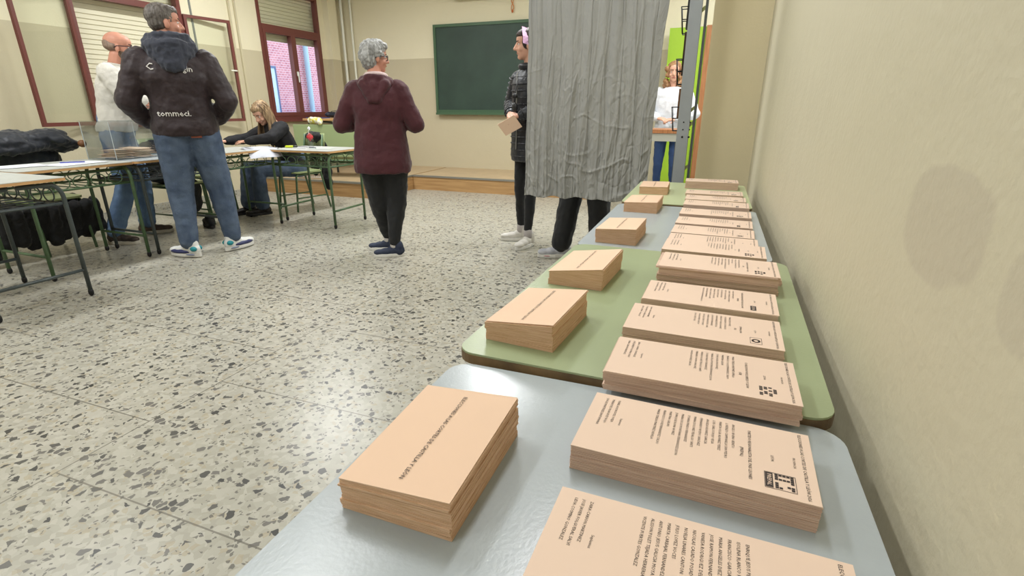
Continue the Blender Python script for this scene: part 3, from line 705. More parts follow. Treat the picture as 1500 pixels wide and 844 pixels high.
# green bench with tall panel
t = empty('green_bench', (-4.90, 6.06, .2), R(12)); tag(t, 'green panelled bench standing on the platform behind the desks', 'bench')
bm = bmesh.new(); box(bm, -.52, .52, -.19, -.17, .28, .70, bev=.006); obj('backrest', bm, mat('green_bench_laminate', (142, 156, 112), .42, spec=.5), t)
B('seat', (-.52, .52, -.16, .16, .235, .255), GSEAT, t)
bm = bmesh.new(); tube(bm, [(-.53, -.2, .23), (.53, -.2, .23), (.53, .17, .23), (-.53, .17, .23)], .014, closed=True); obj('bench_frame', bm, GTUBE, t, True)
for sx in (-.42, .42):
    for sy in (-.18, .15):
        bm = bmesh.new(); cap(bm, (sx, sy, .016), (sx, sy, .21), .015, n=8); obj('leg', bm, BLACKP, t, True)
t = empty('wicker_basket', (-5.12, 5.74, .2), R(10)); tag(t, 'pale wire basket standing on the platform under the green bench', 'basket')
bm = bmesh.new()
for z in (.012, .13): tube(bm, [(-.16, -.08, z), (.16, -.08, z), (.16, .08, z), (-.16, .08, z)], .007, n=6, closed=True)
for k in range(12):
    x = -.15+k*.0273
    for sy in (-1, 1): tube(bm, [(x, sy*.08, .012), (x, sy*.08, .13)], .004, n=6)
for k in range(5): tube(bm, [(-.16, -.06+k*.03, .012), (.16, -.06+k*.03, .012)], .004, n=6)
obj('wire_body', bm, mat('pale_wire', (176, 164, 148), .5), t, True)
t = empty('snack_bag', (-5.10, 6.19, .9)); tag(t, 'crumpled yellow and white snack bag on top of the green bench', 'bag'); t.location = (-5.05, 5.852, .901)
bm = bmesh.new(); rr = random.Random(3)
for k in range(9): ell(bm, (rr.uniform(-.1, .1), rr.uniform(-.02, .02), .035+rr.uniform(-.005, .03)), (.05, .03, .035), (rr.random(), rr.random(), rr.random()), 10)
o_ = blob('bag_body', bm, mat('yellow_white_foil', (226, 214, 70), .35, rgb2=(235, 235, 228), vscale=22, detail=1), t, .008, 1, .015, .03)
# ================================================================= TABLE ITEMS
def sheets(name, loc, rz, w, d, n, m, label, cat, group=None, z=.7365, curl=.0):
    t = empty(name, (loc[0], loc[1], z), rz); rr = random.Random(int(loc[0]*100))
    for k in range(n):
        bm = bmesh.new(); a = rr.uniform(-.06, .06); M = Matrix.Rotation(a, 4, 'Z'); N_ = 8
        V = [[bm.verts.new(M @ Vector((-w/2+w*i/N_, -d/2+d*j/2, k*.0014+.0012+curl*(i/N_)**2*(1 if j else .6)))) for j in range(3)] for i in range(N_+1)]
        for i in range(N_):
            for j in range(2): bm.faces.new((V[i][j], V[i+1][j], V[i+1][j+1], V[i][j+1]))
        bmesh.ops.recalc_face_normals(bm, faces=bm.faces); bmesh.ops.solidify(bm, geom=bm.faces[:], thickness=.0007)
        obj('sheet', bm, m, t)
    return tag(t, label, cat, group)
sheets('paper_list', (-4.42, 2.13), R(80), .30, .21, 3, WHITEP, 'white paper list at the left frame edge on the speckled desk', 'papers')
sheets('paper_list', (-4.28, 2.42), R(100), .34, .20, 2, WHITEP, 'white paper list with a blue pen lying on it', 'papers')
bm = bmesh.new(); cap(bm, (-4.34, 2.36, .746), (-4.26, 2.47, .746), .004, n=8, rings=2); tag(obj('pen', bm, mat('blue_pen_plastic', (50, 60, 170), .3), smooth=True), 'blue pen lying on the white paper list', 'pen')
# drooping papers at the writing woman's desk corner
t = empty('drooping_papers', (-4.12, 3.93, .74), R(-28)); tag(t, 'white papers drooping over the desk edge in front of the writing woman', 'papers')
for k in range(3):
    bm = bmesh.new(); N_ = 12; rows = []
    for i in range(N_+1):
        s = i/N_*.34; x = -.16+s; z = .001+.0025*k
        if x > .075: z -= (x-.075)**1.25*1.25
        rows.append([bm.verts.new((x-.015*k, -.13+.26*j/3+.02*k, z+.004*math.sin(j+i*.5))) for j in range(4)])
    for i in range(N_):
        for j in range(3): bm.faces.new((rows[i][j], rows[i+1][j], rows[i+1][j+1], rows[i][j+1]))
    bmesh.ops.solidify(bm, geom=bm.faces[:], thickness=-.0008); obj('sheet', bm, WHITEP, t, True)
def marker(loc, rz, c, label):
    t = empty('highlighter_pen', loc, rz); tag(t, label, 'highlighter', 'highlighters')
    bm = bmesh.new(); cap(bm, (-.05, 0, .012), (.02, 0, .012), .011, n=10, rings=1); obj('barrel', bm, mat('hl_body', (200, 214, 40), .4), t, True)
    bm = bmesh.new(); cap(bm, (.02, 0, .012), (.055, 0, .012), .010, n=10, rings=1); obj('cap', bm, mat(c[0], c[1], .4), t, True)
marker((-3.96, 4.19, .7355), R(30), ('hl_dark', (50, 54, 40)), 'yellow highlighter with dark cap on the desk right of the seated woman')
marker((-4.50, 3.72, .7355), R(70), ('hl_yellow', (206, 224, 50)), 'yellow highlighter near the writing hand of the seated woman')
t = empty('water_bottle', (-3.86, 4.36, .7355)); tag(t, 'small clear plastic bottle with a red and white label on the desk', 'bottle')
bm = bmesh.new(); prof = [(.028, 0), (.03, .01), (.028, .03), (.03, .05), (.03, .12), (.018, .15), (.012, .165), (.012, .18)]
rg = [[bm.verts.new((r*math.cos(2*math.pi*q/16), r*math.sin(2*math.pi*q/16), z)) for q in range(16)] for r, z in prof]
for a, b_ in zip(rg, rg[1:]):
    for q in range(16): bm.faces.new((a[q], a[(q+1) % 16], b_[(q+1) % 16], b_[q]))
bm.faces.new(rg[0][::-1]); bm.faces.new(rg[-1]); obj('bottle_body', bm, ACRY, t, True)
bm = bmesh.new(); cap(bm, (0, 0, .088), (0, 0, .108), .031, n=16, rings=1); obj('label_band', bm, mat('red_label', (196, 52, 56), .5), t, True)
bm = bmesh.new(); cap(bm, (0, 0, .176), (0, 0, .186), .014, n=12, rings=1); obj('bottle_cap', bm, WHITEP, t, True)
for k, (x, y, a) in enumerate(((-3.80, 4.13, 12), (-3.72, 4.22, -20), (-3.92, 4.30, 5))):
    bm = bmesh.new(); M = Matrix.Translation((x, y, .7405)) @ Matrix.Rotation(R(a), 4, 'Z'); cap(bm, M @ Vector((-.065, 0, 0)), M @ Vector((.065, 0, 0)), .004, n=8)
    tag(obj('pen', bm, mat('pen_%d' % k, [(220, 222, 226), (60, 66, 90), (150, 150, 160)][k], .3), smooth=True), ['white pen beside the yellow highlighter', 'dark pen between the bottle and desk edge', 'grey pen behind the bottle and highlighter'][k], 'pen', 'loose pens on the right desk')
o = sheets('note_sheet', (-3.60, 4.22), R(5), .21, .15, 1, mat('greenish_note', (186, 196, 184), .6), 'pale note sheet near the right end of the desk by the maroon jacket', 'papers')
# ballot box
t = empty('ballot_box', (-4.40, 2.88, .7355), R(4)); tag(t, 'transparent acrylic ballot box filled with salmon envelopes on the desk', 'ballot box')
hw, hd, hh, th = .15, .21, .28, .004
bm = bmesh.new()
box(bm, -hw, hw, -hd, hd, 0, th); box(bm, -hw, -hw+th, -hd, hd, th, hh); box(bm, hw-th, hw, -hd, hd, th, hh); box(bm, -hw+th, hw-th, -hd, -hd+th, th, hh); box(bm, -hw+th, hw-th, hd-th, hd, th, hh)
obj('box_body', bm, ACRY, t)
bm = bmesh.new(); box(bm, -hw-.006, hw+.006, -hd-.006, -.02, hh, hh+.005); box(bm, -hw-.006, hw+.006, .02, hd+.006, hh, hh+.005); box(bm, -hw-.006, -.09, -.02, .02, hh, hh+.005); box(bm, .09, hw+.006, -.02, .02, hh, hh+.005); obj('box_lid', bm, ACRY, t)
bm = bmesh.new(); 
for sx in (-1, 1):
    for sy in (-1, 1): cap(bm, (sx*(hw-.003), sy*(hd-.003), .004), (sx*(hw-.003), sy*(hd-.003), hh-.002), .0022, n=6)
obj('glued_edge', bm, mat('acrylic_edge', (214, 220, 222), .3), t, True)
bm = bmesh.new(); box(bm, hw, hw+.012, hd-.07, hd-.055, hh-.04, hh-.01); obj('latch', bm, BLACKP, t)
rr = random.Random(11); k = 0
for lay_ in range(10):
    for q in range(2):
        e = bmesh.new(); a = rr.uniform(-.5, .5)+math.pi/2*(rr.random() < .5)*0
        M = Matrix.Translation((rr.uniform(-.025, .025), (-.09 if q else .09)+rr.uniform(-.015, .015), .010+lay_*.0068)) @ Matrix.Rotation(a*.5, 4, 'Z') @ Matrix.Rotation(rr.uniform(-.05, .05), 4, 'X') @ Matrix.Rotation(rr.uniform(-.04, .04), 4, 'Y')
        box(e, -.095, .095, -.058, .058, -.0014, .0014, M=M)
        wl = t.matrix_world if False else Matrix.Translation(t.location) @ Matrix.Rotation(R(4), 4, 'Z')
        e.transform(wl); ob = obj('ballot_envelope', e, PAPER_E)
        tag(ob, 'salmon envelope lying in the transparent ballot box', 'envelope', 'cast envelopes in the ballot box'); k += 1
# ================================================================= COATS AND BAGS
def lumps(name, pts, m, label, cat, vox=.014, disp=.03, ds=.09, sm=3, parts=None):
    t = empty(name, (pts[0][0][0], pts[0][0][1], 0)); bm = bmesh.new(); o0 = Vector(t.location)
    for p in pts:
        if len(p) == 3: ell(bm, Vector(p[0])-o0, p[1], p[2], 14)
        else: cap(bm, Vector(p[0])-o0, Vector(p[1])-o0, p[2], p[3])
    blob('cloth_body', bm, m, t, vox, sm, disp, ds)
    return tag(t, label, cat), o0
NAVY = mat('dark_navy_padded_nylon', (30, 34, 42), .5, bump=.3, bscale=30, sheen=.2)
BLK = mat('black_cloth', (20, 21, 23), .8, bump=.4, bscale=60, sheen=.1)
t, o0 = lumps('draped_coat', [((-5.03, 2.55, .855), (.10, .33, .065), (0, 0, 0)), ((-5.0, 2.40, .88), (.12, .2, .07), (.15, .2, .2)), ((-5.08, 2.22, .80), (.10, .18, .12), (.3, 0, 0)), ((-5.10, 2.5, .72), (.05, .3, .16), (0, 0, 0)),
    ((-5.0, 2.62, .90), (.10, .2, .055), (.1, .2, 0)), ((-4.98, 2.74, .865), (.09, .15, .05), (-.35, 0, 0)), ((-5.02, 2.78, .83), (.06, .14, .06), (0, 0, .2)), ((-4.94, 2.46, .83), (.06, .22, .05), (.1, 0, .1)), ((-5.13, 2.12, .62), (-5.12, 2.10, .5), .08, .06)], NAVY, 'dark navy padded coat thrown over the chair backs under the open casement', 'coat', vox=.010, disp=.045, ds=.06)
bm = bmesh.new(); ell(bm, Vector((-4.90, 2.86, .835))-o0, (.03, .03, .03)); obj('leather_patch', bm, mat('brown_leather', (122, 82, 52), .5), t, True)
hc_ = []
for k in range(9):
    y_ = 2.12+k*.078; hc_.append(((-4.74+.02*math.sin(k*2.1), y_, .385), (-4.80+.03*math.sin(k*1.7), y_+.01*math.sin(k), .15+.03*math.sin(k*2.6)), .042, .05))
    hc_.append(((-5.02+.02*math.cos(k*2.1), y_, .385), (-4.98, y_, .14), .05, .05))
hc_ += [((-4.9, 2.45, .28), (.16, .34, .13), (0, 0, 0)), ((-4.83, 2.13, .38), (-4.80, 2.02, .07), .05, .05), ((-5.0, 2.1, .38), (-4.98, 1.95, .12), .05, .045)]
t, o0 = lumps('hanging_coat', hc_, BLK, 'black coat hanging down around the green chair seat at the left frame edge', 'coat', vox=.012, disp=.03, ds=.07, sm=2)
t, o0 = lumps('black_coat', [((-4.99, 3.50, .66), (.05, .2, .17), (0, 0, 0)), ((-4.78, 3.48, .49), (.19, .2, .045), (0, 0, 0)), ((-4.62, 3.48, .38), (.045, .17, .12), (0, 0, 0)), ((-4.62, 3.54, .27), (.04, .09, .12), (0, 0, 0))], BLK, 'black coat draped over the chair behind the bomber jacket man', 'coat', disp=.03)
t, o0 = lumps('dark_jacket', [((-4.32, 4.96, .80), (.17, .05, .06), (0, 0, -.26)), ((-4.31, 4.985, .66), (.16, .045, .16), (0, 0, -.26)), ((-4.24, 4.99, .46), (.10, .05, .2), (0, 0, -.26)), ((-4.22, 4.98, .34), (.06, .045, .16), (0, 0, 0)), ((-4.40, 4.99, .5), (.06, .045, .16), (0, 0, 0))], BLK, 'dark jacket hanging on the back of the blonde woman\'s chair', 'jacket', disp=.03, vox=.01, ds=.06)
# black shoes under the desk behind the bomber jacket man
def shoe_geo(bm_u, bm_s, M, L=.27, wd=.048, hi=.075, toe=.85):
    """local: heel at -y, toe +y, sole on z=0, ankle over the origin"""
    for (y, rx, rz, ry) in ((-.045, wd*.82, hi*.62, .045), (.02, wd*.86, hi*.62, .06), (.085, wd*.98, hi*.46, .06), (.145, wd*.9, hi*.38, .055)):
        ell(bm_u, (0, y, .022+rz*.78), (rx, ry, rz), M=M)
    cap(bm_u, M @ Vector((0, -.035, .05)), M @ Vector((0, -.03, .105)), .042, .042)
    P = []
    for q in range(24):
        a = 2*math.pi*q/24; y = .052+.148*math.sin(a); x = (wd+.004)*math.cos(a)*(1 if y > .05 else .86); P.append((x, y))
    lo = [bm_s.verts.new(M @ Vector((x*.96, y*.99, .002))) for x, y in P]; mi = [bm_s.verts.new(M @ Vector((x*1.02, y, .014))) for x, y in P]; h2 = [bm_s.verts.new(M @ Vector((x*.98, y, .034))) for x, y in P]
    bm_s.faces.new(lo[::-1]); bm_s.faces.new(h2)
    for a_, b_ in ((lo, mi), (mi, h2)):
        for i in range(24): j = (i+1) % 24; bm_s.faces.new((a_[i], a_[j], b_[j], b_[i]))
# ================================================================= PEOPLE
SKIN = mat('skin', (206, 158, 134), .5, var=.05, vscale=9, spec=.35); SKINR = mat('ruddy_skin', (196, 140, 118), .5, var=.06, vscale=9, spec=.35)
LIPS = mat('lips', (170, 96, 90), .5); EYEW = mat('eye_white', (225, 222, 216), .3); EYED = mat('iris_dark', (46, 34, 28), .3)
def hair_mat(name, a, b_): return mat(name, a, .55, rgb2=b_, vscale=60, stretch=(1, 1, .12), bump=.5, bscale=120, spec=.4)
def V3(*a): return Vector(a)
class P:
    pass
def hand(bm, w, d, pn, side, curl=.35, s=1.):
    """w wrist, d finger direction, pn palm normal (towards palm), side=+1/-1 thumb side"""
    d = Vector(d).normalized(); pn = Vector(pn); pn = (pn-d*pn.dot(d)).normalized(); x = d.cross(pn).normalized()*side
    w = Vector(w); pl = .085*s
    for k in (-1, 0, 1): cap(bm, w+d*.015+x*k*.018*s, w+d*pl+x*k*.026*s, .016*s, .0135*s, n=8)
    for k, ln in zip((-1.5, -.5, .5, 1.5), (.062, .074, .079, .072)):
        p = w+d*(pl-.004*abs(k))+x*k*.0195*s; a = curl*.6; L_ = ln*s; q = p
        for f, fr in ((.45, .0088), (.32, .008), (.25, .0072)):
            dr = (d*math.cos(a)+pn*math.sin(a)); nq = q+dr*L_*f; cap(bm, q, nq, fr*s, fr*.92*s, n=8, rings=2); q = nq; a += curl*1.3
    p = w+d*.025*s+x*.026*s; q = p+(d*.5+x*.75+pn*.25).normalized()*.042*s; cap(bm, p, q, .013*s, .0105*s, n=8)
    q2 = q+(d*.85+x*.3+pn*.35).normalized()*.032*s; cap(bm, q, q2, .0105*s, .0085*s, n=8)
def head_geo(bm, C, M, s=1.):
    def T(*a): return C+M @ (Vector(a)*s)
    MM = Matrix.Translation(C) @ M.to_4x4() @ Matrix.Scale(s, 4)
    ell(bm, (0, -.015, .045), (.074, .096, .082), M=MM); ell(bm, (0, .022, -.02), (.060, .068, .088), M=MM)
    ell(bm, (0, .028, .05), (.064, .062, .06), M=MM)
    ell(bm, (0, .060, -.082), (.028, .026, .022), M=MM); ell(bm, (0, .032, -.066), (.047, .05, .034), M=MM)
    cap(bm, T(0, .082, .028), T(0, .108, -.018), .0085*s, .0125*s); cap(bm, T(-.011, .094, -.022), T(.011, .094, -.022), .0095*s)
    for k in (-1, 1):
        cap(bm, T(k*.014, .080, .032), T(k*.046, .068, .032), .0095*s, .008*s)
        ell(bm, (k*.036, .056, -.024), (.024, .026, .022), M=MM)
        ell(bm, (k*.076, -.004, -.006), (.0085, .018, .031), (0, 0, k*-.35), M=MM)
    cap(bm, T(-.018, .080, -.046), T(.018, .080, -.046), .0095*s); cap(bm, T(-.014, .078, -.055), T(.014, .078, -.055), .0095*s)
def face_parts(C, M, s, root, brow=(60, 46, 38), eyes=True):
    MM = Matrix.Translation(C) @ M.to_4x4() @ Matrix.Scale(s, 4)
    for k in (-1, 1):
        bm = bmesh.new(); ell(bm, (k*.030, .0715, .014), (.0115, .008, .0075), M=MM, seg=12); e = obj('eye', bm, EYEW, root, True)
        bm = bmesh.new(); ell(bm, (k*.030, .0775, .014), (.0052, .003, .0052), M=MM, seg=10); obj('iris', bm, EYED, e, True)
        bm = bmesh.new(); cap(bm, MM @ Vector((k*.014, .0885, .038)), MM @ Vector((k*.047, .0755, .039)), .0042*s, .003*s, n=8); obj('eyebrow', bm, mat('brow_%d' % brow[0], brow, .8), root, True)
    bm = bmesh.new(); cap(bm, MM @ Vector((-.016, .087, -.0505)), MM @ Vector((.016, .087, -.0505)), .0052*s, n=8); obj('lips', bm, LIPS, root, True)
def person(loc, rz, h, label, top_m, leg_m, shoe_m, sole_m, skin=SKIN, head_yaw=0, head_pitch=0, lean=0., bulk=1., hips=1., hem=.80, arms=None, legs=None, seated=False, leg_w=1., hem_w=1., jacket_name='jacket', trouser_name='trousers', collar=None, brow=(60, 46, 38), jdisp=.022, head_off=(0, 0, 0), thick_arm=1., shoulder=1., shoe_kw=None, sh_turn=0., leg_taper=1.):
    """local frame: faces +Y, person's right hand is +X"""
    p = P(); f = h/1.75; p.f = f; root = empty('person', loc, rz); p.root = root; tag(root, label, 'person')
    tw = Matrix.Rotation(sh_turn, 3, 'Z')
    L_ = legs or {}
    if seated:
        hz = .50; hipc = V3(0, 0, hz)
    else:
        hz = .93*f; hipc = V3(0, 0, hz)
    def lean_pt(x, y, z): return hipc+tw @ V3(x, y*math.cos(lean)+(z)*math.sin(lean), z*math.cos(lean)-y*math.sin(lean))
    up = lambda x, y, z: lean_pt(x*f, y*f, z*f)
    chest = up(0, .0, .36); neck = up(0, -.01, .54); headC = up(0, .03, .70)+Vector(head_off)
    sh = {1: up(.185*shoulder, -.01, .47), -1: up(-.185*shoulder, -.01, .47)}
    hip = {1: hipc+V3(.09*f, 0, -.03), -1: hipc+V3(-.09*f, 0, -.03)}
    knee = {}; ank = {}; fd = {}
    for s in (1, -1):
        d = L_.get(s, {})
        knee[s] = Vector(d.get('knee', (s*.10*f, .02, .49*f))); ank[s] = Vector(d.get('ankle', (s*.11*f, -.02, .09))); fd[s] = d.get('foot', s*-.15)
    elb = {}; wri = {}; hdir = {}; hn = {}
    A = arms or {}
    for s in (1, -1):
        d = A.get(s, {})
        elb[s] = Vector(d.get('elbow', sh[s]+V3(s*.06, -.03, -.28)*f)); wri[s] = Vector(d.get('wrist', elb[s]+V3(-s*.02, .05, -.25)*f))
        hdir[s] = Vector(d.get('hdir', (wri[s]-elb[s]))); hn[s] = Vector(d.get('palm', (-s, 0, 0)))
    HM = (Euler((head_pitch, 0, head_yaw)).to_matrix()); p.HM = HM; p.headC = headC
    # ---- one continuous body
    bm = bmesh.new(); head_geo(bm, headC, HM, f*.97)
    cap(bm, neck-V3(0, 0, .05)*f, headC+HM @ V3(0, -.02, -.05)*f, .056*f, .052*f)
    cap(bm, hipc, chest, .098*f*bulk**.5, .108*f*bulk**.5); cap(bm, chest, neck-V3(0, 0, .03), .10*f, .06*f)
    cap(bm, sh[1], sh[-1], .05*f)
    for s in (1, -1):
        cap(bm, sh[s], elb[s], .044*f, .036*f); cap(bm, elb[s], wri[s], .036*f, .026*f)
        hand(bm, wri[s], hdir[s], hn[s], A.get(s, {}).get('side', 1), A.get(s, {}).get('curl', .4), f*.98)
        cap(bm, hip[s], knee[s], .072*f, .05*f); cap(bm, knee[s], ank[s], .040*f, .025*f)
        fv = Matrix.Rotation(fd[s], 3, 'Z') @ V3(0, 1, 0); cap(bm, ank[s]-V3(0, 0, .045)-fv*.02, ank[s]-V3(0, 0, .052)+fv*.12, .030*f, .024*f)
    p.body = blob('body', bm, skin, root, .0052, 2)
    face_parts(headC, HM, f*.97, root, brow)
    # ---- trousers
    bm = bmesh.new(); g = leg_w
    loft(bm, [(hipc.x, hipc.y, hipc.z+.02*f-.06*(1 if not seated else .3), .150*f*hips, .115*f*hips), (hipc.x, hipc.y, hipc.z+.06*f, .158*f*hips, .118*f*hips), (hipc.x, hipc.y+.0, hipc.z+.14*f, .148*f*hips, .105*f*hips)])
    for s in (1, -1):
        cap(bm, hip[s]+V3(0, -.01, .0), hip[s]*.35+knee[s]*.65, .088*f*hips*g**.5, .070*f*g); cap(bm, hip[s]*.35+knee[s]*.65, knee[s], .070*f*g, .060*f*g); 
        cap(bm, knee[s], ank[s]+V3(0, 0, .03), .060*f*g, .042*f*g*leg_taper)
    p.trousers = blob(trouser_name, bm, leg_m, root, .009, 4, .014, .06)
    # ---- shoes
    for s in (1, -1):
        bu = bmesh.new(); bs = bmesh.new(); M = Matrix.Translation((ank[s].x, ank[s].y, ank[s].z-.09)) @ Matrix.Rotation(fd[s], 4, 'Z') @ Matrix.Scale(f*.95, 4)
        shoe_geo(bu, bs, M, **(shoe_kw or {})); so = blob('shoe', bu, shoe_m, root, .007, 3); obj('sole', bs, sole_m, so)
        p.shoeM = getattr(p, 'shoeM', {}); p.shoeM[s] = M; p.shoes = getattr(p, 'shoes', {}); p.shoes[s] = so
    # ---- jacket
    bm = bmesh.new(); hb = hem*f; k = bulk
    def sec(z, rx, ry, dy=0): c = up(0, dy, z); return (c.x, c.y, c.z, rx*f*k, ry*f*k)
    S = []
    lowz = hb-.93*f if not seated else hem
    S.append(sec(lowz/f, .168*hem_w, .128*hem_w)); S.append(sec(lowz/f+.05, .175*hem_w, .135*hem_w))
    S += [sec(max(lowz/f+.09, .10), .165*hem_w**.5, .125), sec(.22, .162, .122), sec(.34, .178*shoulder, .128), sec(.43, .180*shoulder, .115), sec(.49, .145*shoulder, .09), sec(.535, .075, .07)]
    loft(bm, S, n=36)
    cap(bm, up(-.15*shoulder, -.01, .455), up(.15*shoulder, -.01, .455), .062*f*k)
    for s in (1, -1):
        ta = thick_arm*f
        cap(bm, sh[s]+V3(-s*.02, 0, -.01), elb[s], .068*ta, .056*ta); cap(bm, elb[s], elb[s]*.25+wri[s]*.75, .056*ta, .044*ta)
        cap(bm, elb[s]*.25+wri[s]*.75, elb[s]*.06+wri[s]*.94, .044*ta, .037*ta)
    p.jacket = blob(jacket_name, bm, top_m, root, .009, 4, jdisp, .075)
    p.up = up; p.sh = sh; p.elb = elb; p.wri = wri; p.ank = ank; p.knee = knee; p.hipc = hipc; p.fd = fd
    p.HW = Matrix.Translation(headC) @ HM.to_4x4() @ Matrix.Scale(f*.97, 4)
    return p
def hair_blob(p, lst, m, vox=.006, disp=.012, ds=.02, name='hair', sm=1):
    bm = bmesh.new()
    for q in lst:
        if len(q) == 2: ell(bm, q[0], q[1], M=p.HW)
        elif len(q) == 3: ell(bm, q[0], q[1], q[2], M=p.HW)
        else: cap(bm, p.HW @ Vector(q[0]), p.HW @ Vector(q[1]), q[2], q[3])
    return blob(name, bm, m, p.root, vox, sm, disp, ds)
def glasses(p, col=(24, 22, 22), rim=.0022):
    g = empty('glasses', (0, 0, 0)); g.parent = p.root; m = mat('glasses_frame_%d' % col[0], col, .3)
    for k in (-1, 1):
        bm = bmesh.new(); tube(bm, [p.HW @ Vector((k*.031+.024*math.copysign(abs(math.cos(a))**.7, math.cos(a)), .094-.006*abs(math.cos(a)), .010+.019*math.copysign(abs(math.sin(a))**.7, math.sin(a)))) for a in [2*math.pi*q/20 for q in range(20)]], rim, n=6, closed=True); obj('rim', bm, m, g, True)
        bm = bmesh.new(); tube(bm, [p.HW @ Vector(v) for v in ((k*.055, .090, .018), (k*.072, .07, .019), (k*.083, .02, .016), (k*.083, -.005, .014), (k*.08, -.025, -.002))], rim, n=6); obj('temple', bm, m, g, True)
    bm = bmesh.new(); tube(bm, [p.HW @ Vector(v) for v in ((-.008, .096, .014), (0, .101, .018), (.008, .096, .014))], rim, n=6); obj('bridge', bm, m, g, True)
def laces(p, s, m, n=4):
    M = p.shoeM[s]; bm = bmesh.new()
    for k in range(n):
        y = .04+k*.022; z = .092-k*.009
        tube(bm, [M @ Vector((-.026, y, z-.010)), M @ Vector((0, y+.004, z)), M @ Vector((.026, y, z-.010))], .003, n=6)
    obj('laces', bm, m, p.shoes[s], True)
def shoe_panel(p, s, specs):
    for (c, r, rot, m, nm) in specs:
        bm = bmesh.new()
        for k in (-1, 1): ell(bm, (k*c[0], c[1], c[2]), r, (rot[0], rot[1], k*rot[2]), M=p.shoeM[s], seg=14)
        obj(nm, bm, m, p.shoes[s], True)
def print_on(p, name, items, M, m, off=.004):
    """lettering wrapped on the back of the jacket; M places the text plane in the person's frame"""
    o = text_mesh(name, items, m, p.jacket)
    bmq = bmesh.new(); bmq.from_mesh(o.data); bmesh.ops.subdivide_edges(bmq, edges=[e for e in bmq.edges if e.calc_length() > .012], cuts=2); bmq.to_mesh(o.data); bmq.free()
    bvh = BVHTree.FromPolygons([v.co for v in p.jacket.data.vertices], [q.vertices for q in p.jacket.data.polygons])
    d = (M.to_3x3() @ Vector((0, 0, -1))).normalized()
    for v in o.data.vertices:
        w_ = M @ v.co; h = bvh.ray_cast(w_, d, 1.)
        v.co = h[0]-d*off if h[0] else w_
    md = o.modifiers.new('thick', 'SOLIDIFY'); md.thickness = .003
    return o
WSOLE = mat('white_rubber_sole', (214, 212, 206), .6); DENIM = mat('blue_denim', (62, 76, 98), .85, rgb2=(84, 98, 118), vscale=9, bump=.35, bscale=150)
DENIM2 = mat('mid_blue_denim', (86, 110, 142), .85, rgb2=(104, 130, 160), vscale=9, bump=.35, bscale=150)
BLKL = mat('black_leggings', (22, 23, 25), .75, sheen=.1); SOCKW = mat('white_sock', (205, 200, 196), .85)
def sock(p, s, m, r=.036):
    bm = bmesh.new(); a = p.ank[s]; cap(bm, a+V3(0, 0, -.01), a+V3(0, 0, .05), r*p.f, n=14, rings=1); obj('sock', bm, m, p.root, True)
# --- woman in maroon jacket
MAR = mat('maroon_softshell', (68, 26, 33), .8, var=.08, vscale=10, bump=.2, bscale=70, sheen=.15)
p = person((-2.33, 3.38, 0), R(24), 1.555, 'older woman with short grey hair in a hooded maroon jacket and black trousers', MAR, BLKL, mat('navy_knit_shoe', (44, 52, 72), .7, bump=.3, bscale=200), WSOLE,
    head_yaw=R(-62), head_pitch=R(-4), bulk=1.22, hips=1.28, hem=.735, hem_w=1.13, leg_w=1.52, leg_taper=.78, thick_arm=1.32, shoulder=1.03, jdisp=.018,
    arms={1: dict(elbow=(.262, -.02, 1.0), wrist=(.14, .19, 1.03), hdir=(-1, .3, .1), palm=(0, -1, 0)), -1: dict(elbow=(-.275, -.02, 1.0), wrist=(-.13, .18, 1.0), hdir=(1, .3, .1), palm=(0, -1, 0))},
    legs={1: dict(knee=(.075, .03, .42), ankle=(.045, -.03, .085), foot=R(96)), -1: dict(knee=(-.06, .04, .42), ankle=(-.04, .17, .085), foot=R(88))}, skin=SKINR)
GREYH = hair_mat('short_grey_hair', (128, 128, 126), (176, 176, 174))
hair_blob(p, [((0, -.024, .055), (.090, .106, .092)), ((0, -.05, -.01), (.082, .07, .088)), ((0, .01, .10), (.07, .085, .05)), ((-.06, .0, .02), (.035, .055, .05)), ((.062, -.012, .035), (.03, .055, .045)), ((-.03, -.09, .02), (.05, .04, .06)), ((.03, -.09, .0), (.05, .04, .06)), ((.0, .06, .10), (.045, .045, .035))], GREYH, disp=.02, ds=.016)
glasses(p, (40, 26, 24), .003)
bm = bmesh.new(); tube(bm, [p.up(.118*math.cos(a), .0+.09*math.sin(a), .525-.03*math.sin(a)) for a in [2*math.pi*q/24 for q in range(24)]], .024, n=10, closed=True)
for s_ in (-1, 0, 1): cap(bm, p.up(s_*.085, -.10, .50), p.up(s_*.03, -.15, .385), .045*p.f, .032*p.f)
cap(bm, p.up(-.11, -.06, .51), p.up(.11, -.06, .51), .04*p.f)
hd = blob('hood', bm, MAR, p.jacket, .008, 3, .014, .05)
bm = bmesh.new(); tube(bm, [p.up(.078*math.cos(a), -.005+.066*math.sin(a), .565-.015*math.sin(a)) for a in [2*math.pi*q/24 for q in range(24)]], .018, n=10, closed=True); obj('fleece_collar', bm, mat('pinkish_fleece', (206, 184, 182), .9, bump=.4, bscale=90), p.jacket, True)
for s_ in (1, -1): sock(p, s_, SOCKW, .040)
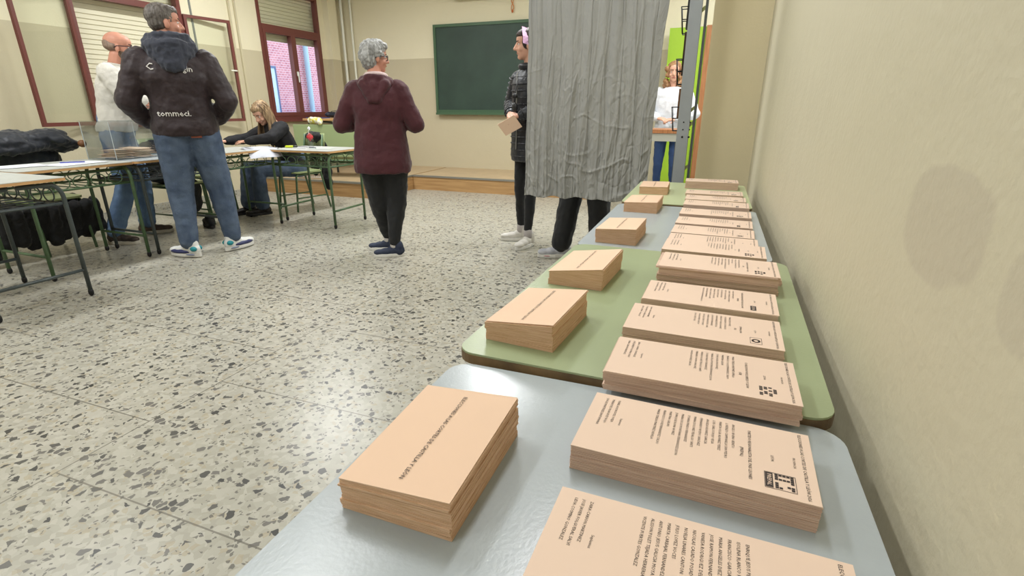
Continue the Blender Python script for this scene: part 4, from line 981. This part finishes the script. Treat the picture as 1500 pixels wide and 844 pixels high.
# --- man in bomber jacket
BROWN = mat('dark_brown_bomber', (38, 24, 27), .6, var=.1, vscale=8, bump=.22, bscale=45, sheen=.1)
p = person((-3.735, 2.915, 0), R(52), 1.80, 'grey haired man in a dark brown bomber jacket with white back lettering', BROWN, DENIM, mat('white_trainer_leather', (216, 216, 212), .5), WSOLE,
    head_yaw=R(-80), head_pitch=R(0), bulk=1.20, hips=1.2, hem=.90, hem_w=1.03, leg_w=1.5, leg_taper=1.05, thick_arm=1.34, shoulder=1.16, jdisp=.024,
    arms={1: dict(elbow=(.30, -.08, 1.16), wrist=(.23, .10, 1.02), hdir=(-1, .4, -.3), palm=(-1, 0, 0)), -1: dict(elbow=(-.325, -.03, 1.16), wrist=(-.23, .13, 1.0), hdir=(.7, .7, -.3), palm=(1, 0, 0))},
    legs={1: dict(knee=(.15, .02, .50), ankle=(.175, .01, .095), foot=R(-52)), -1: dict(knee=(-.12, .0, .50), ankle=(-.135, -.06, .095), foot=R(44))}, skin=SKINR)
p_b = p
hair_blob(p, [((0, -.022, .052), (.0785, .100, .086)), ((0, -.045, .0), (.072, .062, .055)), ((0, .01, .088), (.066, .08, .042)), ((0, .05, .098), (.045, .036, .026))], hair_mat('cropped_grey_brown_hair', (72, 64, 58), (112, 106, 100)), disp=.008, ds=.012)
bm = bmesh.new(); ell(bm, (0, .055, -.068), (.048, .036, .036), M=p.HW); obj('stubble', bm, mat('grey_stubble', (150, 122, 106), .8, var=.15, vscale=150), p.root, True)
HOOD = mat('charcoal_blue_jersey', (50, 53, 64), .85, bump=.3, bscale=60, sheen=.15)
bm = bmesh.new(); tube(bm, [p.up(.125*math.cos(a), .0+.10*math.sin(a), .545-.015*math.sin(a)) for a in [2*math.pi*q/28 for q in range(28)]], .045, n=12, closed=True)
for k in range(9):
    a = R(200+k*17.5); c0 = (.125*math.cos(a), .105*math.sin(a))
    cap(bm, p.up(c0[0], c0[1]-.015, .555), p.up(c0[0]*.62, c0[1]*1.05-.035, .45-.03*math.cos((k-4)*.5)), .052*p.f, .040*p.f)
tube(bm, [p.up(.118*math.cos(a), -.01+.10*math.sin(a), .60-.02*math.sin(a)) for a in [2*math.pi*q/28 for q in range(28)]], .030, n=10, closed=True)
tube(bm, [p.up(.10*math.cos(a), -.03+.10*math.sin(a), .505+.01*math.sin(3*a)) for a in [R(180)+R(180)*q/14 for q in range(15)]], .050, n=10)
blob('hood', bm, HOOD, p.jacket, .008, 4, .030, .05)
bm = bmesh.new(); c = p.up(0, 0, -.005); loft(bm, [(c.x, c.y, c.z-.035, .205, .158), (c.x, c.y, c.z-.02, .213, .166), (c.x, c.y, c.z+.025, .213, .166), (c.x, c.y, c.z+.035, .205, .158)], n=48); blob('ribbed_waistband', bm, BROWN, p.jacket, .008, 1, .006, .02)
bm = bmesh.new(); box(bm, .02, .09, -.150, -.138, .905, .928, bev=.003); bpatch = obj('leather_waist_patch', bm, mat('red_brown_leather', (122, 62, 42), .5), p.trousers)
WL = mat('white_applique', (214, 210, 204), .7)
Mb = Matrix.Translation((-.02, -.5, 1.075)) @ Matrix.Rotation(R(90), 4, 'X')
print_on(p, 'back_lettering', [('tommeci.', -.035, 0, .056, 'CENTER', True)], Mb, WL)
Mb2 = Matrix.Translation((-.02, -.5, 1.405)) @ Matrix.Rotation(R(90), 4, 'X')
print_on(p, 'back_lettering', [('C', -.125, -.02, .065, 'CENTER', True), ('gin', .10, -.03, .055, 'CENTER', True)], Mb2, WL)
NAVS = mat('navy_shoe_panel', (48, 52, 92), .5); TEAL = mat('teal_shoe_panel', (30, 130, 140), .5)
for s_ in (1, -1):
    laces(p, s_, WHITEP)
    shoe_panel(p, s_, [((.030, .075, .042), (.0265, .095, .020), (0, 0, 0), NAVS, 'side_panel'), ((.026, -.055, .068), (.020, .032, .022), (0, 0, 0), TEAL, 'heel_panel'), ((.034, -.02, .022), (.014, .045, .008), (0, 0, 0), mat('sole_window', (120, 128, 150), .3), 'air_window')])
# --- bald man in white sweater
SWEAT = mat('off_white_sweatshirt', (206, 202, 192), .9, bump=.35, bscale=70, sheen=.2)
p = person((-4.77, 3.08, 0), R(-46), 1.74, 'bald bearded man with glasses in an off-white sweatshirt behind the ballot box', SWEAT, DENIM2, mat('brown_trainer', (88, 72, 60), .6, rgb2=(48, 42, 40), vscale=10), mat('pale_sole', (190, 184, 170), .6),
    head_yaw=R(4), head_pitch=R(-6), lean=R(10), head_off=(0, 0, -.03), bulk=1.05, hips=1.05, hem=.93, leg_w=1.3, leg_taper=1.3, thick_arm=1.2, shoulder=1.05,
    arms={1: dict(elbow=(.24, .20, 1.16), wrist=(-.05, .34, 1.18), hdir=(-1, .1, .1), palm=(0, -1, 0)), -1: dict(elbow=(-.26, .16, 1.15), wrist=(.04, .31, 1.13), hdir=(1, .1, .1), palm=(0, -1, 0))},
    legs={1: dict(knee=(.13, .0, .48), ankle=(.20, -.14, .09), foot=R(-25)), -1: dict(knee=(-.12, .06, .48), ankle=(-.14, .03, .09), foot=R(10))}, skin=SKINR)
hair_blob(p, [((0, -.034, .012), (.0775, .080, .046)), ((0, -.06, .03), (.066, .056, .044))], hair_mat('shaved_grey_hair', (120, 100, 88), (150, 128, 112)), disp=.002)
hair_blob(p, [((0, .040, -.070), (.052, .048, .038)), ((0, .066, -.088), (.032, .026, .024)), ((.050, .02, -.045), (.012, .026, .036)), ((-.050, .02, -.045), (.012, .026, .036)), ((0, .085, -.036), (.026, .010, .007))], hair_mat('grey_brown_beard', (90, 72, 58), (128, 112, 98)), disp=.004, name='beard')
glasses(p, (28, 20, 40), .003)
for s_ in (1, -1): laces(p, s_, BLACKP)
bm = bmesh.new(); tube(bm, [p.up(.075*math.cos(a), .0+.07*math.sin(a), .535+.0*math.sin(a)) for a in [2*math.pi*q/24 for q in range(24)]], .012, n=8, closed=True); obj('ribbed_collar', bm, SWEAT, p.jacket, True)
# --- woman with headband
PUFF = mat('black_quilted_nylon', (30, 32, 38), .42, bump=.2, bscale=40, sheen=.1)
p = person((-1.42, 4.14, 0), R(146), 1.68, 'woman with a pink headband in a black quilted coat holding an envelope beside the curtain', PUFF, BLKL, mat('white_canvas_shoe', (206, 202, 194), .6), WSOLE,
    head_yaw=R(-34), head_pitch=R(-3), bulk=1.0, hips=.95, hem=.73, hem_w=1.02, leg_w=.92, leg_taper=.9, thick_arm=1.15, shoulder=.95, jdisp=.012, jacket_name='quilted_coat',
    arms={-1: dict(elbow=(-.25, .0, 1.13), wrist=(-.13, .19, 1.06), hdir=(.8, .5, -.25), palm=(.2, -.2, -1), side=-1, curl=.6), 1: dict(elbow=(.26, .0, 1.13), wrist=(.0, .19, 1.07), hdir=(-.8, .45, -.25), palm=(-.2, -.2, -1), curl=.6)},
    legs={1: dict(knee=(.08, .03, .47), ankle=(.11, .0, .09), foot=R(-36)), -1: dict(knee=(-.08, .04, .47), ankle=(-.10, .08, .09), foot=R(20))})
DARKH = hair_mat('dark_brown_hair', (40, 30, 26), (62, 46, 38))
hair_blob(p, [((0, -.026, .052), (.082, .104, .088)), ((0, -.06, .0), (.074, .058, .07)), ((0, -.115, .03), (.038, .04, .04)), ((0, .012, .086), (.068, .078, .046)), ((.062, .005, .02), (.022, .04, .05)), ((-.062, .005, .02), (.022, .04, .05))], DARKH, disp=.006, ds=.015)
bm = bmesh.new(); pts = []
for k in range(15):
    a = R(-8+196*k/14); pts.append(p.HW @ Vector((.086*math.cos(a), .018, .025+.118*math.sin(a))))
n_ = len(pts); d_ = (p.HW.to_3x3() @ Vector((0, 1, .35))).normalized()*.021; V = []
for q in pts: V.append([bm.verts.new(q-d_), bm.verts.new(q+d_)])
for i in range(n_-1): bm.faces.new((V[i][0], V[i+1][0], V[i+1][1], V[i][1]))
bmesh.ops.solidify(bm, geom=bm.faces[:], thickness=.004); obj('headband', bm, mat('pink_headband', (222, 180, 208), .7), p.root, True)
bm = bmesh.new()
for z in [(.0+.052*k) for k in range(-3, 10)]:
    if -.18 < z < .47:
        c = p.up(0, 0, z); rx = (.178 if z < .1 else (.166 if z < .28 else .172))*p.f; ry = rx*.745
        tube(bm, [(c.x+rx*math.copysign(abs(math.cos(a))**(2/2.4), math.cos(a)), c.y+ry*math.copysign(abs(math.sin(a))**(2/2.4), math.sin(a)), c.z) for a in [2*math.pi*q/40 for q in range(40)]], .007, n=6, closed=True)
for s_ in (1, -1):
    for (a_, b_, r0, r1) in ((p.sh[s_], p.elb[s_], .074, .063), (p.elb[s_], p.wri[s_], .060, .044)):
        for k in range(6):
            q = a_.lerp(b_, (k+.5)/6); r_ = (r0+(r1-r0)*k/6)*p.f; u_, v_ = frame_of(b_-a_)
            tube(bm, [q+(u_*math.cos(a)+v_*math.sin(a))*r_ for a in [2*math.pi*t_/18 for t_ in range(18)]], .007, n=6, closed=True)
blob('quilting_rolls', bm, PUFF, p.jacket, .008, 1)
bm = bmesh.new(); tube(bm, [p.up(.08*math.cos(a), .0+.07*math.sin(a), .55) for a in [2*math.pi*q/20 for q in range(20)]], .026, n=8, closed=True); obj('coat_collar', bm, PUFF, p.jacket, True)
bm = bmesh.new(); tube(bm, [p.up(.0, .128, .50), p.up(.0, .137, .34), p.up(0, .135, .1), p.up(0, .14, -.1)], .004, n=6); obj('zip', bm, mat('zip_silver', (160, 160, 156), .3, metal=.7), p.jacket, True)
bm = bmesh.new(); ell(bm, (-.10, .22, 1.20), (.03, .015, .02)); ell(bm, (-.11, .225, 1.12), (.028, .015, .035)); tube(bm, [(-.10, .19, 1.32), (-.10, .22, 1.2), (-.11, .23, 1.1)], .005); obj('pocket_strap', bm, BLACKP, p.jacket, True)
for s_ in (1, -1): laces(p, s_, WHITEP); sock(p, s_, mat('grey_sock', (176, 170, 168), .9), .038)
e = bmesh.new(); Me = Matrix.Translation((-.07, .245, .985)) @ Euler((R(60), R(25), R(20))).to_matrix().to_4x4()
box(e, -.085, .085, -.055, .055, -.002, .002, M=Me); wl = Matrix.Translation(p.root.location) @ Matrix.Rotation(R(146), 4, 'Z'); e.transform(wl)
tag(obj('held_envelope', e, PAPER_E), 'salmon envelope held by the woman with the pink headband', 'envelope')
# --- person hidden behind the curtain
p = person((-.90, 3.82, 0), R(98), 1.72, 'person hidden behind the grey curtain, only black trousers and white trainers showing', mat('dark_top', (44, 44, 50), .8), BLKL, mat('light_grey_mesh_shoe', (196, 196, 200), .6, rgb2=(168, 170, 178), vscale=14), WSOLE,
    leg_w=1.5, leg_taper=1.3, hem=.80, legs={1: dict(knee=(.06, .07, .49), ankle=(.0, .13, .09), foot=R(12)), -1: dict(knee=(-.02, -.14, .49), ankle=(-.06, -.17, .09), foot=R(-8))},
    arms={1: dict(elbow=(.25, .05, 1.12), wrist=(.08, .26, 1.1), hdir=(-1, .4, 0), palm=(0, -1, 0)), -1: dict(elbow=(-.25, .05, 1.12), wrist=(-.08, .26, 1.08), hdir=(1, .4, 0), palm=(0, -1, 0))})
hair_blob(p, [((0, -.024, .055), (.082, .102, .088)), ((0, -.05, .0), (.074, .06, .06))], DARKH, disp=.006)
for s_ in (1, -1):
    laces(p, s_, WHITEP); shoe_panel(p, s_, [((.036, .09, .020), (.014, .06, .010), (0, 0, 0), mat('pink_sole_accent', (196, 130, 140), .5), 'sole_accent')])
# --- curly haired woman at the green door
p = person((-.52, 6.62, 0), R(176), 1.60, 'curly haired woman in a white jumper and jeans in front of the green door', mat('white_jumper', (214, 216, 220), .9, bump=.3, bscale=60), mat('dark_blue_denim', (44, 66, 104), .85, bump=.3, bscale=150), WSOLE, WSOLE,
    bulk=1.12, hem=.82, thick_arm=1.25, hips=.95, arms={1: dict(elbow=(.27, .02, 1.05), wrist=(.10, .23, 1.0), hdir=(-.8, .5, -.1), palm=(0, -.3, -1)), -1: dict(elbow=(-.27, .02, 1.05), wrist=(-.08, .22, .99), hdir=(.8, .5, -.1), palm=(0, -.3, -1))}, head_yaw=R(8), head_pitch=R(-6))
rr = random.Random(5); L_ = [((0, -.024, .055), (.086, .104, .09))]
for k in range(26):
    s_ = rr.choice((-1, 1)); L_.append(((s_*rr.uniform(.062, .105), rr.uniform(-.06, .03), rr.uniform(-.17, .06)), (.03, .03, .035)))
hair_blob(p, L_, hair_mat('curly_light_brown_hair', (128, 90, 58), (172, 132, 92)), disp=.02, ds=.018)
# --- seated blonde woman
BLKT = mat('black_knit_top', (24, 24, 27), .85, bump=.3, bscale=80)
p = person((-4.40, 4.67, 0), R(158), 1.66, 'blonde long haired woman in black seated and writing at the desk', BLKT, DENIM, mat('black_leather_boot', (28, 24, 24), .4), BLACKP, seated=True,
    head_pitch=R(-34), head_yaw=R(18), lean=R(21), hem=-.02, bulk=1.0, hips=1.02, leg_w=1.25, leg_taper=1.55, thick_arm=1.15, shoulder=.98, jdisp=.016, trouser_name='jeans', jacket_name='knit_top', head_off=(0, .01, -.06),
    arms={1: dict(elbow=(.25, .36, .80), wrist=(.12, .64, .785), hdir=(-.15, 1, -.05), palm=(0, 0, -1), curl=.3, side=-1), -1: dict(elbow=(-.25, .32, .82), wrist=(-.06, .50, .785), hdir=(1, .45, -.05), palm=(0, 0, -1), curl=.3)},
    legs={1: dict(knee=(.14, .46, .50), ankle=(.12, .52, .10), foot=R(10)), -1: dict(knee=(-.12, .46, .50), ankle=(-.06, .44, .10), foot=R(-15))})
BLON = hair_mat('long_blonde_hair', (104, 82, 60), (168, 140, 104))
hair_blob(p, [((0, -.024, .055), (.083, .104, .09)), ((0, -.05, .0), (.078, .065, .08)), ((0, .02, .09), (.066, .07, .04))], BLON, disp=.008, ds=.02)
bm = bmesh.new(); rr = random.Random(8); hc = p.headC; sh_ = p.up(0, -.07, .52)
for k in range(230):
    a = rr.uniform(R(-222), R(42)); ca, sa = math.cos(a), math.sin(a)      # ring around back and sides of the head
    st_ = p.HW @ Vector((.07*ca*rr.uniform(.3, 1), -.02+.085*sa*rr.uniform(.3, 1), .115+rr.uniform(-.02, .015)))
    mid = p.HW @ Vector((.092*ca, -.02+.10*sa, .02)); lo = p.HW @ Vector((.098*ca, -.01+.09*sa, -.07))
    drop = rr.uniform(.22, .36); s_ = 1 if ca > 0 else -1
    if sa < -.55: e1 = lo+V3(ca*.03, -.02, -drop*.45); e2 = lo+V3(ca*.05, -.03, -drop*.8)
    else: e1 = lo+V3(s_*.015+rr.uniform(-.02, .02), .01, -drop*.5); e2 = lo+V3(s_*.01+rr.uniform(-.03, .03), .03, -drop)
    e2.z = max(e2.z, .80)
    P_ = [st_, st_.lerp(mid, .6)+V3(0, 0, .012), mid, lo, e1, e2]
    tube(bm, P_, .005, n=5, radii=[.004, .006, .0065, .0065, .0055, .002])
obj('hair_strands', bm, BLON, p.root, True)
bm = bmesh.new()
for s_ in (1, -1):
    a = p.ank[s_]; cap(bm, a+V3(0, 0, -.01), a.lerp(p.knee[s_], .5), .050, .056)
    cap(bm, a+V3(0, 0, .06), a+V3(0, 0, .085), .058, .058)
blob('boot_shaft', bm, MC['black_leather_boot'], p.root, .008, 2)
bm = bmesh.new()
for k in (-.07, .0, .07): ell(bm, p.up(k, .135, .30), (.011, .006, .011), seg=10)
obj('brass_button', bm, mat('brass', (212, 190, 130), .3, metal=.8), p.jacket, True)
# fringed hem of the jeans
bm = bmesh.new(); rr = random.Random(2)
for s_ in (1, -1):
    a = p.ank[s_].lerp(p.knee[s_], .20)
    for k in range(30):
        t_ = 2*math.pi*k/30; q = a+V3(.064*math.cos(t_), .064*math.sin(t_), .0); cap(bm, q, q+V3(rr.uniform(-.006, .006), rr.uniform(-.006, .006), -rr.uniform(.015, .04)), .0016, .001, n=5, rings=1)
obj('frayed_hem', bm, mat('frayed_threads', (150, 160, 172), .9), p.trousers)
# loose black shoes under the desk, behind the man's legs
for k, (x, y, a) in enumerate(((-4.55, 3.60, 60), (-4.80, 3.52, 40))):
    bu = bmesh.new(); bs = bmesh.new(); t = empty('black_shoe', (x, y, 0), R(a)); shoe_geo(bu, bs, Matrix.Identity(4), hi=.08)
    blob('shoe_upper', bu, BLK, t, .007, 3); obj('sole', bs, BLACKP, t)
    tag(t, ['black shoe on the floor between the bomber jacket man\'s legs', 'black shoe on the floor behind the bomber jacket man\'s left leg'][k], 'shoe', 'black shoes under the desk')
